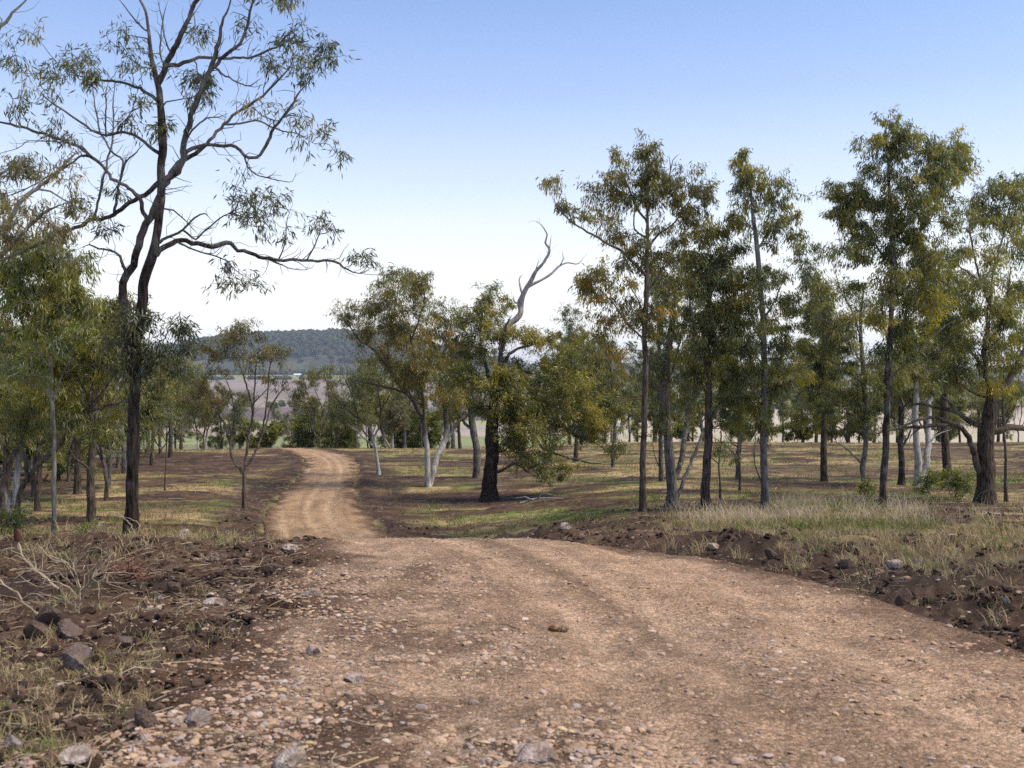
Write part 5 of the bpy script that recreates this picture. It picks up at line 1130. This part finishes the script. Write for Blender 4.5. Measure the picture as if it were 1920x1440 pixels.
# ------------------------------------------------------------------ single rocks
def rock_mat(name, base, top, amount=0.5, sc=5.0):
    m, n, l, p = mat(name); p.inputs['Roughness'].default_value = .9; p.inputs['Specular IOR Level'].default_value = .2
    tc = N(n, 'ShaderNodeTexCoord'); nz = N(n, 'ShaderNodeTexNoise'); nz.inputs['Scale'].default_value = sc; nz.inputs['Detail'].default_value = 7
    l.new(tc.outputs['Object'], nz.inputs[0])
    rp = N(n, 'ShaderNodeValToRGB'); el = rp.color_ramp.elements; el[0].position = .62 - amount * .4; el[0].color = (*base, 1); el[1].position = .78 - amount * .4; el[1].color = (*top, 1)
    l.new(nz.outputs[0], rp.inputs[0])
    n2 = N(n, 'ShaderNodeTexNoise'); n2.inputs['Scale'].default_value = 60; n2.inputs['Detail'].default_value = 5; l.new(tc.outputs['Object'], n2.inputs[0])
    mr = N(n, 'ShaderNodeMapRange'); l.new(n2.outputs[0], mr.inputs[0]); mr.inputs[1].default_value = .3; mr.inputs[2].default_value = .7; mr.inputs[3].default_value = .65; mr.inputs[4].default_value = 1.3
    mx = N(n, 'ShaderNodeMix', data_type='RGBA', blend_type='MULTIPLY'); mx.inputs[0].default_value = 1; l.new(rp.outputs[0], mx.inputs[6]); l.new(mr.outputs[0], mx.inputs[7]);     n3 = N(n, 'ShaderNodeTexNoise'); n3.inputs['Scale'].default_value = 16; n3.inputs['Detail'].default_value = 5; l.new(tc.outputs['Object'], n3.inputs[0])
    d3 = N(n, 'ShaderNodeMapRange'); l.new(n3.outputs[0], d3.inputs[0]); d3.inputs[1].default_value = .46; d3.inputs[2].default_value = .60; d3.inputs[4].default_value = .8
    m5 = N(n, 'ShaderNodeMix', data_type='RGBA'); l.new(d3.outputs[0], m5.inputs[0]); l.new(mx.outputs[2], m5.inputs[6]); m5.inputs[7].default_value = (.12, .08, .055, 1)
    l.new(m5.outputs[2], p.inputs['Base Color'])
    bp = N(n, 'ShaderNodeBump'); bp.inputs['Distance'].default_value = .02; l.new(n2.outputs[0], bp.inputs['Height']); l.new(bp.outputs[0], p.inputs['Normal'])
    return m
RM = {'brown': rock_mat('rock_dark_brown', (.075, .050, .038), (.12, .082, .062), .3), 'greyb': rock_mat('rock_grey_brown', (.12, .088, .074), (.30, .245, .20), .35), 'spot': rock_mat('rock_brown_white_spot', (.12, .088, .072), (.62, .58, .55), .05, 4.0),
      'white': rock_mat('rock_white', (.31, .25, .205), (.46, .39, .33), .5), 'blue': rock_mat('rock_blue_grey', (.20, .165, .145), (.34, .295, .265), .5), 'pink': rock_mat('rock_pink', (.36, .26, .205), (.50, .40, .34), .5), 'tan': rock_mat('rock_tan', (.33, .23, .15), (.44, .33, .23), .5), 'orange': rock_mat('clod_orange', (.16, .075, .03), (.42, .27, .13), .3, 9)}
def dist_for_row(px, row, lo=3.0, hi=60.0):
    ys = np.linspace(lo, hi, 3000); xs = (px - 960) / FPX * ys
    zz = np.where(edge(xs, ys) < 0, hroad(xs, ys), hground(xs, ys))
    rw = HROW - FPX * (zz - CZ) / ys
    i = np.argmax(rw <= row)
    return float(ys[i]), float(zz[i])
def rock(label, px, row, w, h, m, seed, deep=.5, group='rocks beside the track', cuts=15, name='rock', cat='rock'):
    d, z = dist_for_row(px, row)
    W, Hh = w / FPX * d, h / FPX * d
    r_ = np.random.default_rng(seed)
    V = lump(ICO3, seed, .12, cuts)
    V = V * (1 + .10 * (fbm(V[:, 0] * 2 + 5, V[:, 1] * 2 + V[:, 2], seed, 3) - .5))[:, None]
    sx, sz = W / (V[:, 0].max() - V[:, 0].min()), Hh / (V[:, 2].max() - V[:, 2].min()) * (1 + deep)
    V = V * np.array([sx, sx * r_.uniform(.75, 1.1), sz])
    o_ = mk(name, V, [ICO3[1]], RM[m], smooth=False)
    me = o_.data
    try: me.set_sharp_from_angle(angle=math.radians(28))
    except Exception: pass
    o_.location = ((px - 960) / FPX * d, d + W * .25, z - V[:, 2].min() - Hh * deep)
    return tag(o_, label, cat, group)
ROCKS = [
    ('dark brown boulder, upper one of the pile under the dry twigs at left', 84, 1172, 56, 34, 'brown'), ('dark soil-caked boulder, lower left of the pile under the dry twigs', 66, 1196, 50, 30, 'brown'), ('brown boulder with a white chip, right of the pile under the dry twigs', 122, 1200, 48, 36, 'spot'),
    ('grey brown boulder with pale top, standing alone below the boulder pile', 138, 1256, 52, 40, 'greyb'), ('brown stone with a pale tip in the stony apron', 268, 1366, 40, 38, 'spot'), ('flat blue grey stone right of the stone with the pale tip', 362, 1362, 46, 26, 'blue'), ('blue grey stone at the lower left edge of the frame', 22, 1412, 34, 26, 'blue'),
    ('long white flat stone at the bottom of the stony apron', 134, 1432, 62, 20, 'white'), ('white slab cut by the bottom of the frame', 540, 1440, 58, 32, 'white'), ('large pale pink slab sunk in the road at the bottom', 1000, 1432, 90, 24, 'pink'), ('white flat stone alone on the dark left edge of the road', 580, 1118, 36, 12, 'white'), ('pair of white stones on the dark soil left of the road', 402, 1134, 44, 12, 'white'),
    ('pale stone at the brow beside the left edge of the road', 545, 1036, 38, 16, 'pink'), ('round brown boulder at the right edge of the road', 1696, 1134, 32, 28, 'brown'), ('pinkish boulder half buried in the dark soil at right', 1680, 1066, 30, 16, 'pink'), ('grey white stone beside the half buried pinkish boulder', 1724, 1062, 24, 15, 'blue'), ('white shard on the dark soil at the right edge', 1889, 1132, 11, 14, 'white'),
    ('black soil clod on the grass beside the right windrow', 1446, 1048, 24, 18, 'brown'), ('pink stone in the gravel left of centre', 588, 1228, 30, 18, 'pink'), ('pale whitish stone sunk in the gravel below the pink one', 668, 1280, 44, 14, 'pink'), ('tan stone among the gravel at lower left', 232, 1216, 34, 18, 'greyb'), ('reddish boulder half in the soil left of the half buried pinkish one', 1588, 1066, 30, 17, 'brown'), ('row of tan cobbles along the windrow foot', 1340, 1030, 26, 10, 'tan'), ('pink cobble at the windrow foot nearest the brow', 1060, 992, 24, 10, 'pink'),
    ('dark stone in the soil right of the red root stump', 322, 1112, 26, 20, 'brown'), ('whitish stone near the top of the bank', 300, 1130, 14, 12, 'white'), ('small white stone on top of the bank near the furrowed gum', 344, 1006, 22, 14, 'white')]
for i, (lab, px, row, w, h, m) in enumerate(ROCKS): rock(lab, px, row, w, h, m, 700 + i)
# the orange brown lumps in the middle of the road
t_d, t_z = dist_for_row(1047, 1186)
e0 = empty('dung_clod', ((1047 - 960) / FPX * t_d, t_d, t_z)); tag(e0, 'orange brown crumbly lumps lying in the middle of the road', 'clod')
for i, (dx, w, h, m) in enumerate(((-.042, .036, .030, 'orange'), (.002, .024, .022, 'orange'), (.040, .034, .036, 'tan'))):
    V = lump(ICO3, 800 + i, .3, 4) * np.array([w, w * .8, h]); o = mk('lump', V + np.array([dx, 0, h * .6]), [ICO3[1]], RM[m], parent=e0, smooth=False)

# ------------------------------------------------------------------ dry uprooted branches, roots and logs
def twiggy(name, label, cat, base, d, limbs, bark, seed, extra=0, spread=.5):
    r_ = np.random.default_rng(seed)
    bx = (base[0] - 960) / FPX * d
    bz = float(hground(np.array([bx]), np.array([d]))[0]); org = np.array([bx, d, bz]); M = Mesher(); ppm = FPX / d
    for (w0, w1, pl) in limbs:
        s = r_.uniform(-spread, spread); acc = 0; q = []
        for j, p in enumerate(pl):
            if j: acc += math.hypot(p[0] - pl[j - 1][0], p[1] - pl[j - 1][1]) / ppm
            v = P(p[0], p[1], d + s * acc); v[2] = max(v[2], float(hground(v[0:1], v[1:2])[0]) - .03); q.append(v - org)
        pts, par = catmull(q, .05)
        pts[1:] += r_.normal(0, .006, (len(pts) - 1, 3))
        M.tube(pts, (w0 + (w1 - w0) * par) / ppm * .5, 6, 1 - par * .4, .1, seed)
        for _ in range(extra):
            i = r_.integers(len(pts) // 4, len(pts)); dr = nrm(pts[min(i + 1, len(pts) - 1)] - pts[i - 1]) + r_.normal(0, .6, 3); L = r_.uniform(.06, .28)
            p1 = pts[i] + nrm(dr) * L * .5; p2 = p1 + nrm(dr + r_.normal(0, .4, 3)) * L * .5
            if (p2 + org)[2] > float(hground((p2 + org)[0:1], (p2 + org)[1:2])[0]): M.tube([pts[i], p1, p2], [.0035, .0028, .0016], 4, .6)
    x_ = M.build(name, BARK[bark], None); x_.location = org
    return tag(x_, label, cat)
d1, _ = dist_for_row(148, 1150)
twiggy('dead_shrub', 'dry bare uprooted shrub with pale forking twigs on the left bank', 'dead branches', (148, 1150), d1, [
    (4, 1.2, [(148, 1150), (150, 1110), (142, 1075), (120, 1050), (90, 1040), (70, 1020)]), (3.4, 1.1, [(150, 1130), (165, 1090), (185, 1060), (212, 1028)]), (3.4, 1.1, [(148, 1120), (120, 1098), (85, 1085), (62, 1060), (40, 1040)]), (2.6, .9, [(145, 1090), (142, 1060), (150, 1040), (185, 1026)]),
    (2.6, .9, [(140, 1100), (110, 1075), (80, 1070), (60, 1062)]), (2.6, .9, [(150, 1110), (175, 1090), (200, 1092)]), (2, .8, [(146, 1100), (128, 1060), (110, 1055)]), (2.6, .9, [(148, 1140), (120, 1120), (105, 1100), (70, 1100)]), (2, .7, [(160, 1098), (180, 1078), (205, 1072)])], 'twig', 5, extra=10)
twiggy('fallen_branch', 'long pale stick lying against the boulder pile at the left edge', 'branch', (72, 1152), d1 - .1, [(6, 3, [(72, 1152), (50, 1138), (30, 1112), (0, 1090), (-30, 1075)]), (3, 1.5, [(40, 1125), (60, 1112), (80, 1118)])], 'twig', 6, extra=2, spread=.2)
dB, _ = dist_for_row(40, 1030)
dead = twiggy('dead_shoot', 'arching dead shoot with a reddish withered pad at its tip, left edge', 'dead plant', (110, 1100), d1 + .4, [(6, 4, [(110, 1105), (95, 1092), (70, 1070), (45, 1045), (36, 1025), (33, 1010)])], 'twig', 7, extra=3, spread=.1)
V = lump(ICO3, 55, .2, 3) * np.array([.034, .012, .058]); p0 = P(33, 1004, d1 + .4) - np.array(dead.location)
o = mk('withered_pad', V + p0, [ICO3[1]], BARK['root'], {'thin': np.zeros(len(V))}, True, dead)
dR, zR = dist_for_row(250, 1092)
rr = random.Random(4); lm = []
for i in range(26):
    a_ = rr.uniform(-1.5, 1.5); L = rr.uniform(20, 52); x0 = 250 + rr.uniform(-14, 14)
    lm.append((rr.uniform(3, 8), 1.2, [(x0, 1092 - rr.uniform(0, 25)), (x0 + math.sin(a_) * L * .5, 1085 - math.cos(a_) * L * .5), (x0 + math.sin(a_ * 1.2) * L, 1085 - math.cos(a_) * L * rr.uniform(.6, 1.0))]))
twiggy('root_stump', 'torn reddish root stump sticking out of the bank below the furrowed gum', 'stump', (250, 1092), dR, lm, 'root', 8, extra=2, spread=.8)
twiggy('fallen_branch', 'thin pale dead stick leaning on the foot of the furrowed gum', 'branch', (252, 1006), 16.6, [(4, 2, [(256, 1010), (245, 985), (228, 968), (220, 960)]), (3, 1.5, [(254, 1008), (262, 985), (240, 970)])], 'twig', 9, extra=1, spread=.2)
twiggy('fallen_branch', 'weathered fork of dead branch on the dark soil right of the thick gum', 'branch', (1010, 942), 38.5, [(5, 2, [(975, 944), (1000, 936), (1030, 934), (1060, 938)]), (3, 1.5, [(1005, 937), (1020, 926), (1045, 930)]), (3, 1.5, [(1000, 938), (985, 932), (968, 934)])], 'grey', 10, extra=4, spread=.3)
twiggy('log', 'pale cut timber lying on the skyline left of the furrowed gum', 'log', (195, 862), 66, [(11, 9, [(165, 866), (190, 859), (215, 857), (236, 858)]), (6, 4, [(180, 862), (200, 852), (222, 853)])], 'dead', 11, extra=1, spread=.2)
twiggy('log', 'pinkish broken timber among the soil behind the left crooked gum', 'log', (66, 905), 47, [(9, 6, [(50, 902), (64, 892), (78, 904)]), (7, 4, [(60, 906), (75, 898), (95, 902)]), (5, 3, [(84, 900), (90, 888)])], 'root', 12, extra=2, spread=.4)
twiggy('fallen_branch', 'thin weathered branch lying under the bare limbs near the massive gum', 'branch', (1700, 935), 33, [(4, 2, [(1640, 938), (1670, 930), (1700, 934), (1730, 930)])], 'grey', 13, extra=4, spread=.4)
dT, _ = dist_for_row(400, 1050)
rr = random.Random(9); lm = []
for i in range(34):
    a_ = rr.uniform(-1.5, 1.5); L = rr.uniform(14, 34); x0 = 400 + rr.uniform(-24, 24)
    lm.append((2.2, .8, [(x0, 1052), (x0 + math.sin(a_) * L * .5, 1052 - math.cos(a_) * L * .5), (x0 + math.sin(a_) * L, 1052 - math.cos(a_) * L * .6)]))
twiggy('straw_tussock', 'flattened pale straw tussock on the bank left of the road', 'dry plant', (400, 1052), dT, lm, 'twig', 14, extra=0, spread=.9)

# ------------------------------------------------------------------ farm shed far out in the fields
def box(x0, x1, y0, y1, z0, z1): return [(x0, y0, z0), (x1, y0, z0), (x1, y1, z0), (x0, y1, z0), (x0, y0, z1), (x1, y0, z1), (x1, y1, z1), (x0, y1, z1)]
BF = [(0, 3, 2, 1), (4, 5, 6, 7), (0, 1, 5, 4), (1, 2, 6, 5), (2, 3, 7, 6), (3, 0, 4, 7)]
def plain(name, c, rough=.6):
    m, n, l, p = mat(name); p.inputs['Roughness'].default_value = rough
    tc = N(n, 'ShaderNodeTexCoord'); nz = N(n, 'ShaderNodeTexNoise'); nz.inputs['Scale'].default_value = 2; l.new(tc.outputs['Object'], nz.inputs[0])
    mx = N(n, 'ShaderNodeMix', data_type='RGBA'); l.new(nz.outputs[0], mx.inputs[0]); mx.inputs[6].default_value = (*[v * .85 for v in c], 1); mx.inputs[7].default_value = (*c, 1); l.new(mx.outputs[2], p.inputs['Base Color'])
    return m
def shed(label, px, Y0, L, W, H, wc, rc):
    x0 = (px - 960) / FPX * Y0; zz = float(hvalley(np.array([x0]), np.array([Y0]))[0])
    e_ = empty('farm_shed', (x0, Y0, zz)); tag(e_, label, 'shed')
    mk('wall', box(-L / 2, L / 2, -W / 2, W / 2, -1, H), [BF], plain('shed_wall', wc), parent=e_)
    R = [(-L / 2 - .4, -W / 2 - .5, H - .1), (L / 2 + .4, -W / 2 - .5, H - .1), (L / 2 + .4, 0, H + W * .28), (-L / 2 - .4, 0, H + W * .28), (-L / 2 - .4, W / 2 + .5, H - .1), (L / 2 + .4, W / 2 + .5, H - .1)]
    mk('roof', R, [[(0, 1, 2, 3), (3, 2, 5, 4)]], plain('shed_roof', rc, .4), parent=e_)
    mk('door', box(-2, 2, -W / 2 - .06, -W / 2 - .003, -.5, H * .8), [BF], plain('shed_door', (.25, .27, .3)), parent=e_)
shed('tiny white farm shed in the ploughed fields below the wooded hill', 558, 2330, 16, 8, 5, (.8, .8, .78), (.8, .8, .8))
shed('long pale roofed shed far out in the valley behind the drooping crown', 1005, 1900, 24, 10, 5, (.6, .58, .52), (.62, .6, .58))
# ------------------------------------------------------------------ haze over the valley
hz = bpy.data.materials.new('valley_air'); hz.use_nodes = True
hn, hl = hz.node_tree.nodes, hz.node_tree.links
hn.remove(hn['Principled BSDF'])
pv = hn.new('ShaderNodeVolumePrincipled')
pv.inputs['Color'].default_value = (0.80, 0.88, 1.0, 1)
pv.inputs['Density'].default_value = HAZE
pv.inputs['Anisotropy'].default_value = 0.2
hl.new(pv.outputs[0], hn['Material Output'].inputs['Volume'])
bx0, bx1, by0, by1, bz0, bz1 = -24000, 24000, -200, 12500, -48 + CZ, 190 + CZ
bv = [(bx0, by0, bz0), (bx1, by0, bz0), (bx1, by1, bz0), (bx0, by1, bz0), (bx0, by0, bz1), (bx1, by0, bz1), (bx1, by1, bz1), (bx0, by1, bz1)]
o = mk('haze', bv, [[(3, 2, 1, 0), (4, 5, 6, 7), (0, 1, 5, 4), (1, 2, 6, 5), (2, 3, 7, 6), (3, 0, 4, 7)]], hz)
tag(o, kind='stuff')
